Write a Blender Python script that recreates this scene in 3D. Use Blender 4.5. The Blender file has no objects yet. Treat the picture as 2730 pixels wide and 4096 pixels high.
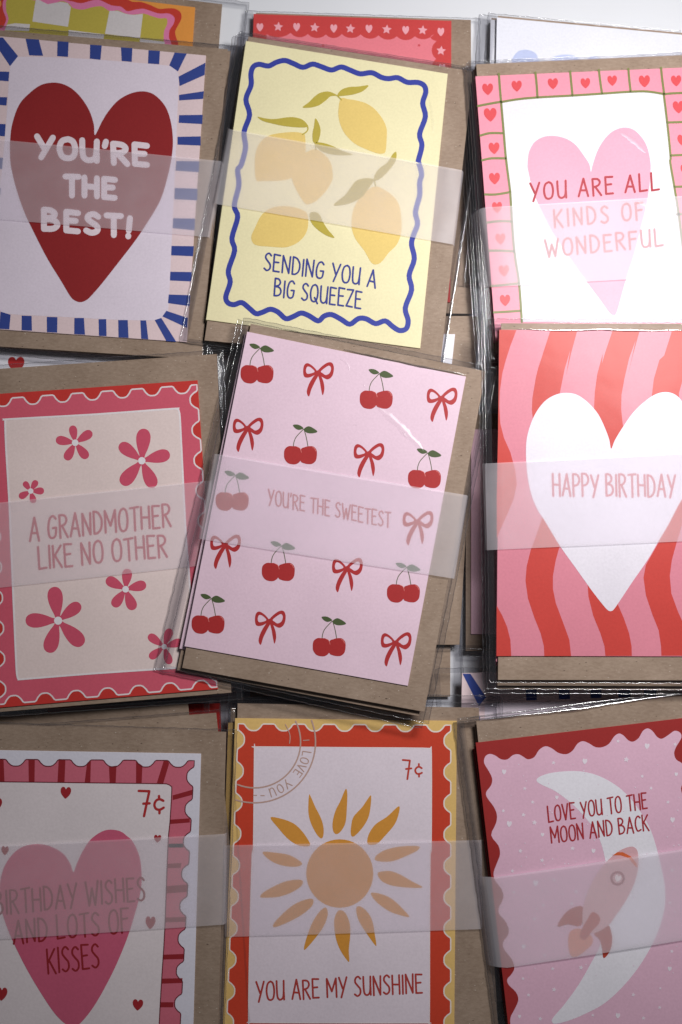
import bpy, bmesh, math, random
import numpy as np
from mathutils import Vector, Matrix
from mathutils.geometry import delaunay_2d_cdt

random.seed(7)
scene = bpy.context.scene
COL = scene.collection

# ------------------------------------------------------------------ camera
PITCH = math.radians(7.5)
FPX = 4000.0
CAM = Vector((0.0, -0.05, 0.487))
cam_data = bpy.data.cameras.new('camera')
cam = bpy.data.objects.new('camera', cam_data)
COL.objects.link(cam)
scene.camera = cam
cam.location = CAM
cam.rotation_euler = (PITCH, 0, 0)
cam_data.sensor_fit = 'VERTICAL'
cam_data.sensor_height = 36
cam_data.sensor_width = 24
cam_data.lens = 36 * FPX / 4096
cam_data.clip_start = 0.01
cam_data.clip_end = 20
cam_data.dof.use_dof = True
cam_data.dof.focus_distance = 0.468
cam_data.dof.aperture_fstop = 9.0

# ------------------------------------------------------------------ light
world = bpy.data.worlds.new('World')
scene.world = world
world.use_nodes = True
wb = world.node_tree.nodes['Background']
wb.inputs[0].default_value = (0.80, 0.86, 1.0, 1)
wb.inputs[1].default_value = 0.035

def area(name, loc, target, size, power, color):
    d = bpy.data.lights.new(name, 'AREA')
    d.shape = 'RECTANGLE'
    d.size, d.size_y = size
    d.energy = power
    d.color = color
    d.spread = math.radians(125)
    o = bpy.data.objects.new(name, d)
    COL.objects.link(o)
    o.location = loc
    o.rotation_euler = (Vector(target) - Vector(loc)).to_track_quat('-Z', 'Y').to_euler()
    return o

area('softbox', (0.238, 0.235, 0.42), (0.075, 0.055, 0.0), (0.20, 0.10), 1.46, (1.0, 0.985, 0.97))

scene.view_settings.view_transform = 'Standard'
scene.view_settings.look = 'None'
scene.view_settings.gamma = 1
scene.view_settings.exposure = 0.0
scene.cycles.transparent_max_bounces = 40
scene.cycles.max_bounces = 8
scene.cycles.use_denoising = True

# ------------------------------------------------------------------ measuring helpers
# photograph tiles: corner and magnification of the enlargement in which a point was measured
TILES = dict(A=(0, 0, 1.568), B=(700, 0, 1.3067), C=(1730, 0, 1.568), D=(0, 650, 1.568), E=(700, 650, 1.3067),
             F=(1730, 650, 1.568), G=(0, 1350, 1.568), H=(700, 1200, 1.3067), I=(1730, 1350, 1.568),
             J=(0, 2100, 1.568), K=(700, 2000, 1.3067), L=(1730, 2100, 1.568), M=(0, 2800, 1.568),
             N=(700, 2700, 1.3067), O=(1730, 2700, 1.568), Q=(0, 3350, 1.568), R=(800, 3350, 1.4255),
             S=(1730, 3350, 1.568), W=(0, 0, 0.57436))

def pp(t, x, y):
    a, b, s = TILES[t]
    return (a + x / s, b + y / s)

def pl(text):
    """'H 10,20 30,40 K 5,6' -> photograph points; a letter switches the tile"""
    out, t = [], 'W'
    for w in text.split():
        if w in TILES:
            t = w
        else:
            x, y = w.split(',')
            out.append(pp(t, float(x), float(y)))
    return out

CP, SP = math.cos(PITCH), math.sin(PITCH)
def world_at(p, z):
    x, y = (p[0] - 1365) / FPX, -(p[1] - 2048) / FPX
    d = Vector((x, y * CP + SP, y * SP - CP))
    return CAM + d * ((z - CAM.z) / d.z)

def smooth(pts, n=5, closed=True):
    out = []
    m = len(pts)
    for i in range(m if closed else m - 1):
        if closed:
            p0, p1, p2, p3 = pts[i - 1], pts[i], pts[(i + 1) % m], pts[(i + 2) % m]
        else:
            p1, p2 = pts[i], pts[i + 1]
            p0 = pts[i - 1] if i else p1
            p3 = pts[i + 2] if i + 2 < m else p2
        for k in range(n):
            t = k / n
            q = []
            for a in (0, 1):
                q.append(0.5 * (2 * p1[a] + (p2[a] - p0[a]) * t + (2 * p0[a] - 5 * p1[a] + 4 * p2[a] - p3[a]) * t * t
                                + (3 * p1[a] - p0[a] - 3 * p2[a] + p3[a]) * t ** 3))
            out.append(tuple(q))
    if not closed:
        out.append(pts[-1])
    return out

def ribbon(pts, w, closed=False, taper=None):
    """outline polygon(s) of a brush stroke of width w along pts"""
    r = w / 2
    m = len(pts)
    if closed:
        L, Rr = [], []
        for i in range(m):
            a, b = pts[i - 1], pts[(i + 1) % m]
            dx, dy = b[0] - a[0], b[1] - a[1]
            l = math.hypot(dx, dy) or 1
            nx, ny = -dy / l, dx / l
            L.append((pts[i][0] + nx * r, pts[i][1] + ny * r))
            Rr.append((pts[i][0] - nx * r, pts[i][1] - ny * r))
        return [L + [L[0]] + [Rr[0]] + Rr[::-1]]
    L, Rr = [], []
    for i in range(m):
        a, b = pts[max(i - 1, 0)], pts[min(i + 1, m - 1)]
        dx, dy = b[0] - a[0], b[1] - a[1]
        l = math.hypot(dx, dy) or 1
        nx, ny = -dy / l, dx / l
        k = r * (taper[i] if taper else 1)
        L.append((pts[i][0] + nx * k, pts[i][1] + ny * k))
        Rr.append((pts[i][0] - nx * k, pts[i][1] - ny * k))
    def cap(p, q, k):      # round end at p, coming from q
        a0 = math.atan2(p[1] - q[1], p[0] - q[0])
        return [(p[0] + math.cos(a0 + s) * k, p[1] + math.sin(a0 + s) * k) for s in (0.9, 0.45, 0, -0.45, -0.9)]
    e = cap(pts[-1], pts[-2], r * (taper[-1] if taper else 1))
    s = cap(pts[0], pts[1], r * (taper[0] if taper else 1))
    return [L + e + Rr[::-1] + s]

def inside(P, poly):
    """nonzero winding of points P (n x 2) in poly"""
    a = np.asarray(poly, float)
    b = np.roll(a, -1, 0)
    x, y = P[:, 0][:, None], P[:, 1][:, None]
    up = (a[:, 1] <= y) & (b[:, 1] > y)
    dn = (a[:, 1] > y) & (b[:, 1] <= y)
    side = (b[:, 0] - a[:, 0]) * (y - a[:, 1]) - (x - a[:, 0]) * (b[:, 1] - a[:, 1])
    return ((up & (side > 0)).sum(1) - (dn & (side < 0)).sum(1)) != 0

def flat(polys, holes=()):
    """union of polygons, less the holes: (points, triangles) without any overlapping faces"""
    vs, fs = [], []
    for p in list(polys) + list(holes):
        fs.append(list(range(len(vs), len(vs) + len(p))))
        vs += [Vector(q) for q in p]
    r = delaunay_2d_cdt(vs, [], fs, 0, 1e-4)
    pts = [(v.x, v.y) for v in r[0]]
    tris = [tuple(f) for f in r[2]]
    if not tris:
        return pts, []
    A = np.array(pts)
    cen = np.array([A[list(f)].mean(0) for f in tris])
    keep = np.zeros(len(tris), bool)
    for p in polys:
        keep |= inside(cen, p)
    for p in holes:
        keep &= ~inside(cen, p)
    return pts, [t for t, k in zip(tris, keep) if k]

# ------------------------------------------------------------------ materials
def lin(c):
    return tuple((x / 255 / 12.92) if x / 255 <= 0.04045 else ((x / 255 + 0.055) / 1.055) ** 2.4 for x in c)

_mats = {}
def new_mat(name):
    m = bpy.data.materials.new(name)
    m.use_nodes = True
    m.node_tree.nodes.clear()
    nt = m.node_tree
    def nd(t, **kw):
        n = nt.nodes.new(t)
        for k, v in kw.items():
            if k in n.inputs:
                n.inputs[k].default_value = v
            else:
                setattr(n, k, v)
        return n
    out = nd('ShaderNodeOutputMaterial')
    return m, nt, nd, out

def ink(rgb, name=None):
    """printed card stock under tight clear film: rgb is the colour of the print"""
    key = ('ink', rgb)
    if key in _mats:
        return _mats[key]
    m, nt, nd, out = new_mat(name or 'print_%d_%d_%d' % rgb)
    L = nt.links.new
    tc = nd('ShaderNodeTexCoord')
    n1 = nd('ShaderNodeTexNoise', Scale=900.0, Detail=3.0)
    n2 = nd('ShaderNodeTexNoise', Scale=28.0, Detail=4.0)
    L(tc.outputs['Object'], n1.inputs['Vector']); L(tc.outputs['Object'], n2.inputs['Vector'])
    mx = nd('ShaderNodeMix', data_type='RGBA', blend_type='MULTIPLY')
    mx.inputs[0].default_value = 1.0
    ad = nd('ShaderNodeMath', operation='ADD')
    L(n1.outputs[0], ad.inputs[0]); L(n2.outputs[0], ad.inputs[1])
    mr = nd('ShaderNodeMapRange')
    mr.inputs['From Min'].default_value = 0.6; mr.inputs['From Max'].default_value = 1.4
    mr.inputs['To Min'].default_value = 0.91; mr.inputs['To Max'].default_value = 1.05
    L(ad.outputs[0], mr.inputs['Value'])
    c = lin(rgb)
    g = sum(c) / 3
    c = tuple(0.90 * x + 0.04 * g + 0.012 for x in c)      # pale film haze and lifted blacks mixed into the print colour
    mx.inputs[6].default_value = (*c, 1)
    L(mr.outputs[0], mx.inputs[7])
    b = nd('ShaderNodeBsdfPrincipled', Roughness=0.48)
    b.inputs['Specular IOR Level'].default_value = 0.2
    b.inputs['Coat Weight'].default_value = 0.11
    b.inputs['Coat Roughness'].default_value = 0.22
    L(mx.outputs[2], b.inputs['Base Color'])
    # film undulation for the coat, paper tooth for the base
    n3 = nd('ShaderNodeTexNoise', Scale=42.0, Detail=2.0)
    L(tc.outputs['Object'], n3.inputs['Vector'])
    bp = nd('ShaderNodeBump', Strength=0.25, Distance=0.0012)
    L(n3.outputs[0], bp.inputs['Height']); L(bp.outputs[0], b.inputs['Coat Normal'])
    bq = nd('ShaderNodeBump', Strength=0.10, Distance=0.0002)
    L(n1.outputs[0], bq.inputs['Height'])
    n4 = nd('ShaderNodeTexNoise', Scale=11.0, Detail=1.0); L(tc.outputs['Object'], n4.inputs['Vector'])
    bw = nd('ShaderNodeBump', Strength=0.35, Distance=0.006)          # the card does not lie perfectly flat
    L(n4.outputs[0], bw.inputs['Height']); L(bq.outputs[0], bw.inputs['Normal']); L(bw.outputs[0], b.inputs['Normal'])
    L(b.outputs[0], out.inputs[0])
    _mats[key] = m
    return m

def kraft():
    if 'kraft' in _mats:
        return _mats['kraft']
    m, nt, nd, out = new_mat('kraft_paper')
    L = nt.links.new
    tc = nd('ShaderNodeTexCoord')
    mp = nd('ShaderNodeMapping'); mp.inputs['Scale'].default_value = (1.0, 2.2, 1.0); mp.inputs['Rotation'].default_value = (0, 0, 0.5)
    L(tc.outputs['Object'], mp.inputs[0])
    n1 = nd('ShaderNodeTexNoise', Scale=420.0, Detail=5.0, Roughness=0.7)
    n2 = nd('ShaderNodeTexNoise', Scale=45.0, Detail=4.0)
    L(mp.outputs[0], n1.inputs['Vector']); L(tc.outputs['Object'], n2.inputs['Vector'])
    cr = nd('ShaderNodeValToRGB')
    cr.color_ramp.elements[0].position = 0.3; cr.color_ramp.elements[0].color = (0.245, 0.170, 0.122, 1)
    cr.color_ramp.elements[1].position = 0.72; cr.color_ramp.elements[1].color = (0.42, 0.315, 0.245, 1)
    a = nd('ShaderNodeMath', operation='MULTIPLY_ADD'); a.inputs[1].default_value = 0.55
    L(n1.outputs[0], a.inputs[0])
    s = nd('ShaderNodeMath', operation='MULTIPLY'); s.inputs[1].default_value = 0.45
    L(n2.outputs[0], s.inputs[0]); L(s.outputs[0], a.inputs[2]); L(a.outputs[0], cr.inputs[0])
    # dark and pale fibre specks
    def specks(scale, thr, seed):
        mp2 = nd('ShaderNodeMapping'); mp2.inputs['Location'].default_value = (seed, seed * 2, 0)
        mp2.inputs['Rotation'].default_value = (0, 0, seed); mp2.inputs['Scale'].default_value = (1, 2.0, 1)
        L(tc.outputs['Object'], mp2.inputs[0])
        v = nd('ShaderNodeTexVoronoi', Scale=scale); L(mp2.outputs[0], v.inputs['Vector'])
        wn = nd('ShaderNodeMath', operation='LESS_THAN')
        sz = nd('ShaderNodeMath', operation='MULTIPLY'); sz.inputs[1].default_value = thr
        L(v.outputs['Color'], sz.inputs[0])
        pw = nd('ShaderNodeMath', operation='POWER'); pw.inputs[1].default_value = 3.0
        L(sz.outputs[0], pw.inputs[0])
        L(v.outputs['Distance'], wn.inputs[0]); L(pw.outputs[0], wn.inputs[1])
        return wn
    d1 = specks(330, 0.62, 0.7); d2 = specks(420, 0.60, 2.1)
    m1 = nd('ShaderNodeMix', data_type='RGBA'); m1.inputs[7].default_value = (0.13, 0.09, 0.065, 1)
    L(cr.outputs[0], m1.inputs[6]); L(d1.outputs[0], m1.inputs[0])
    m2 = nd('ShaderNodeMix', data_type='RGBA'); m2.inputs[7].default_value = (0.62, 0.54, 0.46, 1)
    L(m1.outputs[2], m2.inputs[6]); L(d2.outputs[0], m2.inputs[0])
    b = nd('ShaderNodeBsdfPrincipled', Roughness=0.7)
    b.inputs['Coat Weight'].default_value = 0.08; b.inputs['Coat Roughness'].default_value = 0.25; b.inputs['Specular IOR Level'].default_value = 0.25
    L(m2.outputs[2], b.inputs['Base Color'])
    bp = nd('ShaderNodeBump', Strength=0.35, Distance=0.0003)
    L(n1.outputs[0], bp.inputs['Height']); L(bp.outputs[0], b.inputs['Normal'])
    L(b.outputs[0], out.inputs[0])
    _mats['kraft'] = m
    return m

def film(edge=False):
    key = {False: 'film', True: 'film_edge', 'soft': 'film_fold', 'bright': 'film_ridge'}[edge]
    soft = edge == 'soft'; bright = edge == 'bright'; edge = edge is True or bright
    if key in _mats:
        return _mats[key]
    m, nt, nd, out = new_mat('clear_' + key)
    L = nt.links.new
    tr = nd('ShaderNodeBsdfTransparent'); tr.inputs[0].default_value = (0.99, 0.99, 0.99, 1) if soft else (0.88, 0.88, 0.89, 1) if not edge else (0.92, 0.92, 0.93, 1)  # grey tint of the sleeve film stands in for shade in gaps between piles
    gl = nd('ShaderNodeBsdfGlossy', Roughness=0.32 if soft else (0.06 if not edge else 0.12))
    gl.inputs[0].default_value = (1, 1, 1, 1) if (edge or soft) else (0.6, 0.6, 0.6, 1)
    df = nd('ShaderNodeBsdfDiffuse'); df.inputs[0].default_value = (0.75, 0.76, 0.80, 1)
    tc = nd('ShaderNodeTexCoord')
    n = nd('ShaderNodeTexNoise', Scale=260.0, Detail=3.0); L(tc.outputs['Object'], n.inputs['Vector'])
    bp = nd('ShaderNodeBump', Strength=0.12, Distance=0.0002); L(n.outputs[0], bp.inputs['Height'])
    L(bp.outputs[0], gl.inputs['Normal'])
    fr = nd('ShaderNodeLayerWeight')
    pw = nd('ShaderNodeMath', operation='POWER'); pw.inputs[1].default_value = 4.0
    L(fr.outputs['Facing'], pw.inputs[0])
    mu = nd('ShaderNodeMath', operation='MULTIPLY_ADD'); mu.inputs[1].default_value = 0.30; mu.inputs[2].default_value = 0.03 if soft else 0.012 if not edge else (0.5 if bright else 0.20)
    L(pw.outputs[0], mu.inputs[0])
    ma = nd('ShaderNodeMixShader'); ma.inputs[0].default_value = 0.008 if not edge else 0.03
    L(tr.outputs[0], ma.inputs[1]); L(df.outputs[0], ma.inputs[2])
    mb = nd('ShaderNodeMixShader')
    L(mu.outputs[0], mb.inputs[0]); L(ma.outputs[0], mb.inputs[1]); L(gl.outputs[0], mb.inputs[2])
    L(mb.outputs[0], out.inputs[0])
    _mats[key] = m
    return m

def vellum(milk=0.0):
    key = ('vellum', milk)
    if key in _mats:
        return _mats[key]
    m, nt, nd, out = new_mat('translucent_vellum')
    L = nt.links.new
    tr = nd('ShaderNodeBsdfTransparent'); tr.inputs[0].default_value = (1, 0.99, 1, 1)
    df = nd('ShaderNodeBsdfDiffuse'); df.inputs[0].default_value = (0.96, 0.91, 0.98, 1)
    tl = nd('ShaderNodeBsdfTranslucent'); tl.inputs[0].default_value = (0.97, 0.97, 1.0, 1)
    gl = nd('ShaderNodeBsdfGlossy', Roughness=0.38)
    tc = nd('ShaderNodeTexCoord')
    n = nd('ShaderNodeTexNoise', Scale=70.0, Detail=5.0); L(tc.outputs['Object'], n.inputs['Vector'])
    mr = nd('ShaderNodeMapRange'); mr.inputs['To Min'].default_value = 0.31 + milk; mr.inputs['To Max'].default_value = 0.46 + milk
    L(n.outputs[0], mr.inputs['Value'])
    a = nd('ShaderNodeMixShader'); a.inputs[0].default_value = 0.33
    L(df.outputs[0], a.inputs[1]); L(tl.outputs[0], a.inputs[2])
    b = nd('ShaderNodeMixShader'); L(mr.outputs[0], b.inputs[0])
    L(tr.outputs[0], b.inputs[1]); L(a.outputs[0], b.inputs[2])
    c = nd('ShaderNodeMixShader'); c.inputs[0].default_value = 0.02
    L(b.outputs[0], c.inputs[1]); L(gl.outputs[0], c.inputs[2])
    L(c.outputs[0], out.inputs[0])
    _mats[key] = m
    return m

def plain(name, c, rough=0.6):
    m, nt, nd, out = new_mat(name)
    tc = nd('ShaderNodeTexCoord'); n = nd('ShaderNodeTexNoise', Scale=30.0, Detail=6.0)
    nt.links.new(tc.outputs['Object'], n.inputs['Vector'])
    cr = nd('ShaderNodeValToRGB')
    cr.color_ramp.elements[0].color = (*[x * 0.95 for x in c], 1); cr.color_ramp.elements[1].color = (*c, 1)
    nt.links.new(n.outputs[0], cr.inputs[0])
    b = nd('ShaderNodeBsdfPrincipled', Roughness=rough)
    nt.links.new(cr.outputs[0], b.inputs['Base Color'])
    nt.links.new(b.outputs[0], out.inputs[0])
    return m

# ------------------------------------------------------------------ objects
def mesh_obj(name, verts, faces, mat, parent=None, origin=None, sm=False, fm=None):
    o0 = origin if origin is not None else (parent_origin(parent) if parent else Vector((0, 0, 0)))
    me = bpy.data.meshes.new(name)
    me.from_pydata([tuple(Vector(v) - o0) for v in verts], [], faces)
    for mm in (mat if isinstance(mat, (list, tuple)) else [mat]):
        me.materials.append(mm)
    if fm:
        me.polygons.foreach_set('material_index', fm)
    if sm:
        me.polygons.foreach_set('use_smooth', [True] * len(me.polygons))
    me.update()
    o = bpy.data.objects.new(name, me)
    COL.objects.link(o)
    if parent:
        o.parent = parent
    else:
        o.location = o0
    return o

def parent_origin(p):
    while p.parent:
        p = p.parent
    return p.location.copy()

def thing(name, loc, label, cat, group=None):
    e = bpy.data.objects.new(name, None)
    e.empty_display_size = 0.02
    COL.objects.link(e)
    e.location = loc
    e['label'] = label
    e['category'] = cat
    if group:
        e['group'] = group
    return e

def slab(name, quad, z0, z1, mat, parent, bow=0.0, radius=0.0):
    """thin sheet with slightly eased edges"""
    n = 12
    vs, top = [], []
    def grid(z, dz):
        ids = []
        for j in range(n + 1):
            for i in range(n + 1):
                u, v = i / n, j / n
                p = (quad[0] * (1 - u) + quad[1] * u) * (1 - v) + (quad[3] * (1 - u) + quad[2] * u) * v
                ids.append(len(vs)); vs.append(Vector((p.x, p.y, z)))
        return ids
    fs = []
    a = [len(vs) + k for k in range(4)]
    vs += [Vector((q.x, q.y, z0)) for q in quad]
    c = sum(quad, Vector((0, 0, 0))) / 4
    e = min(0.00012, (z1 - z0) / 3)
    b = [len(vs) + k for k in range(4)]
    vs += [Vector((q.x, q.y, z1 - e)) for q in quad]
    t = [len(vs) + k for k in range(4)]
    vs += [Vector((q.x, q.y, z1)) + (Vector((c.x - q.x, c.y - q.y, 0))).normalized() * e for q in quad]
    fs.append(a[::-1]); fs.append(t)
    for k in range(4):
        j = (k + 1) % 4
        fs.append((a[k], a[j], b[j], b[k])); fs.append((b[k], b[j], t[j], t[k]))
    # quads are given tl,tr,br,bl (clockwise from above): flip so that faces look outward
    fs = [tuple(reversed(f)) for f in fs]
    return mesh_obj(name, vs, fs, mat, parent)

def wob(x, seed, f=1.0):
    return (math.sin(x * 7.1 * f + seed) + 0.6 * math.sin(x * 17.3 * f + seed * 2.3) + 0.35 * math.sin(x * 41.7 * f + seed * 4.1)) / 1.95

def rect_in_frame(quads, m):
    """bounding rectangle of the quads in the frame of the first one, widened by m=(l,t,r,b)"""
    q = quads[0]
    ux = (q[1] - q[0]); ux.z = 0; ux.normalize()
    uy = Vector((-ux.y, ux.x, 0))
    xs = [p.dot(ux) for Q in quads for p in Q]; ys = [p.dot(uy) for Q in quads for p in Q]
    x0, x1, y0, y1 = min(xs) - m[0], max(xs) + m[2], min(ys) - m[3], max(ys) + m[1]
    f = lambda x, y: Vector((ux.x * x + uy.x * y, ux.y * x + uy.y * y, 0))
    return [f(x0, y1), f(x1, y1), f(x1, y0), f(x0, y0)], ux, uy

def sleeve(parent, quads, z0, ztop, m, seed):
    m = [k / 1000 for k in m]
    inn, ux, uy = rect_in_frame(quads, (0.0002,) * 4)
    out, _, _ = rect_in_frame(quads, m)
    vs, fs = [], []
    rnd = random.Random(seed)
    rows = []
    rim = []
    for k in range(4):
        j = (k + 1) % 4
        L = (out[j] - out[k]).length
        nn = max(8, int(L / 0.0022))
        nrm = [uy, ux, -uy, -ux][k]
        for i in range(nn):
            t = i / nn
            a = inn[k].lerp(inn[j], t); b = out[k].lerp(out[j], t)
            c = 1 + 2.0 * math.exp(-min(t, 1 - t) * L / 0.008)       # more crinkled near corners
            w1 = wob(t * L * 90, seed + k) ; w2 = wob(t * L * 240, seed * 3 + k); w3 = rnd.uniform(-1, 1)
            edge = b + nrm * (0.00018 * w1 * c + 0.00008 * w3)
            h = (ztop - z0)
            fade = min(1.0, min(t, 1 - t) * L / 0.004)
            row = [a + Vector((0, 0, ztop + 0.0001)),
                   a.lerp(edge, 0.30) + Vector((0, 0, z0 + h * 0.86 + 0.00012 * w1 * fade + 0.00005 * w2)),
                   a.lerp(edge, 0.62) + Vector((0, 0, z0 + h * 0.50 + (0.00020 * w2 + 0.00008 * w3) * fade)),
                   a.lerp(edge, 0.88) + Vector((0, 0, z0 + h * 0.26 + (0.00016 * w1 + 0.00007 * w3) * c)),
                   edge + Vector((0, 0, z0 + h * 0.12 + 0.00008 * w2)),
                   a.lerp(edge, 0.7) + Vector((0, 0, z0 + h * 0.06)),
                   a + Vector((0, 0, z0 + 0.00005))]
            rows.append([len(vs) + q for q in range(len(row))])
            vs += row
            rim.append(row[4])
    n = len(rows)
    for i in range(n):
        r, s = rows[i], rows[(i + 1) % n]
        for q in range(len(r) - 1):
            fs.append((r[q], r[q + 1], s[q + 1], s[q]))
    sl = mesh_obj('sleeve', vs, fs, film(), parent, sm=True)
    # welded seam round the rim
    vs, fs = [], []
    for i in range(n):
        p = rim[i]
        d = (rim[(i + 1) % n] - rim[i - 1]); d.z = 0
        if d.length < 1e-9: d = ux.copy()
        d.normalize(); nx = Vector((d.y, -d.x, 0))
        r = 0.00016 + 0.00005 * rnd.random()
        for q in range(5):
            a = q * 2 * math.pi / 5
            vs.append(p + nx * math.cos(a) * r + Vector((0, 0, math.sin(a) * r)))
    for i in range(n):
        for q in range(5):
            a, b = i * 5 + q, i * 5 + (q + 1) % 5
            c, d = ((i + 1) % n) * 5 + q, ((i + 1) % n) * 5 + (q + 1) % 5
            fs.append((a, b, d, c))
    mesh_obj('seam', vs, fs, film(True), sl, sm=True)
    return sl

def crease(sl, pts, z, width=0.0012, height=0.0002, seed=0, edge=False):
    """a raised fold of the film along world points"""
    vs, fs = [], []
    n = len(pts)
    for i, p in enumerate(pts):
        a, b = pts[max(i - 1, 0)], pts[min(i + 1, n - 1)]
        d = (b - a); d.z = 0; d.normalize(); nx = Vector((d.y, -d.x, 0))
        t = i / (n - 1)
        k = math.sin(math.pi * min(1, max(0, t))) ** 0.6 if 0 < t < 1 else 0.02
        w = width * k * (1 + 0.25 * wob(t * 3, seed))
        q = p + nx * 0.0003 * wob(t * 2, seed + 3) * k
        for s, h in ((-1, 0), (-0.5, 0.7), (0, 1), (0.5, 0.7), (1, 0)):
            vs.append(Vector((q.x, q.y, 0)) + nx * s * w / 2 + Vector((0, 0, z + 0.00003 + height * k * h)))
    for i in range(n - 1):
        for q in range(4):
            fs.append((i * 5 + q, i * 5 + q + 1, i * 5 + q + 6, i * 5 + q + 5))
    return mesh_obj('crease', vs, fs, film(edge), sl, sm=True)

def crease_px(pk, text, width=0.0012, height=0.0002, edge=False, dz=0.0):
    z = pk['top'] + dz
    p = pl(text)
    p = smooth(p, 8, False)
    crease(pk['sleeve'], [world_at(q, z) for q in p], z, width, height, seed=len(p), edge=edge)

PACKETS = 'card and kraft envelope packets in clear sleeves'
SZ_ENV, SZ_CARD = 0.0005, 0.0006
LAY = 0.00003

def wquad(px, z):
    """corners tl,tr,br,bl in the photograph (one may be None) -> world quad at height z"""
    w = [world_at(p, z) if p else None for p in px]
    for k in range(4):
        if w[k] is None:
            w[k] = w[(k + 1) % 4] + w[(k + 3) % 4] - w[(k + 2) % 4]
    return w

def packet(label, z0, card_px, env_px, color, m=(3.5, 3, 3.5, 2.5), seed=1, shift=None, name='card_packet', card_label=None):
    zc = z0 + 0.0002 + SZ_ENV + SZ_CARD
    cq = wquad(card_px, zc)
    eq = wquad(env_px, z0 + 0.0002 + SZ_ENV)
    if shift:
        dx, dy, rot = shift
        c = sum(eq, Vector()) / 4
        Mx = Matrix.Translation(Vector((dx / 1000, dy / 1000, 0))) @ Matrix.Translation(c) @ Matrix.Rotation(rot, 4, 'Z') @ Matrix.Translation(-c)
        cq = [Mx @ p for p in cq]; eq = [Mx @ p for p in eq]
    cen = sum(eq, Vector()) / 4
    t = thing(name, Vector((cen.x, cen.y, z0)), label, 'greeting card', PACKETS)
    slab('envelope', eq, z0 + 0.0002, z0 + 0.0002 + SZ_ENV, kraft(), t)
    cd = slab('card', cq, z0 + 0.0002 + SZ_ENV + 0.00002, zc, ink(color), t)
    if card_label:
        cd['label'] = card_label
    sl = sleeve(t, [eq, cq], z0, zc, m, seed)
    return dict(thing=t, card=cd, top=zc, sleeve=sl, eq=eq, cq=cq, z0=z0)

def prt(pk, name, polys, rgb, lvl=1, holes=(), label=None):
    """flat print on the card: polygons in photograph points, lvl = order of overprinting"""
    z = pk['top'] + LAY * lvl
    pts, tris = flat(polys, holes)
    used = sorted({i for t in tris for i in t})
    idx = {k: i for i, k in enumerate(used)}
    vs = [world_at(pts[k], z) for k in used]
    fs = []
    for t in tris:
        a, b, c = (vs[idx[k]] for k in t[:3])
        f = tuple(idx[k] for k in t)
        fs.append(f if (b - a).cross(c - a).z > 0 else f[::-1])
    o = mesh_obj(name, vs, fs, ink(rgb), pk['card'])
    if label:
        o['label'] = label
    return o

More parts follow.
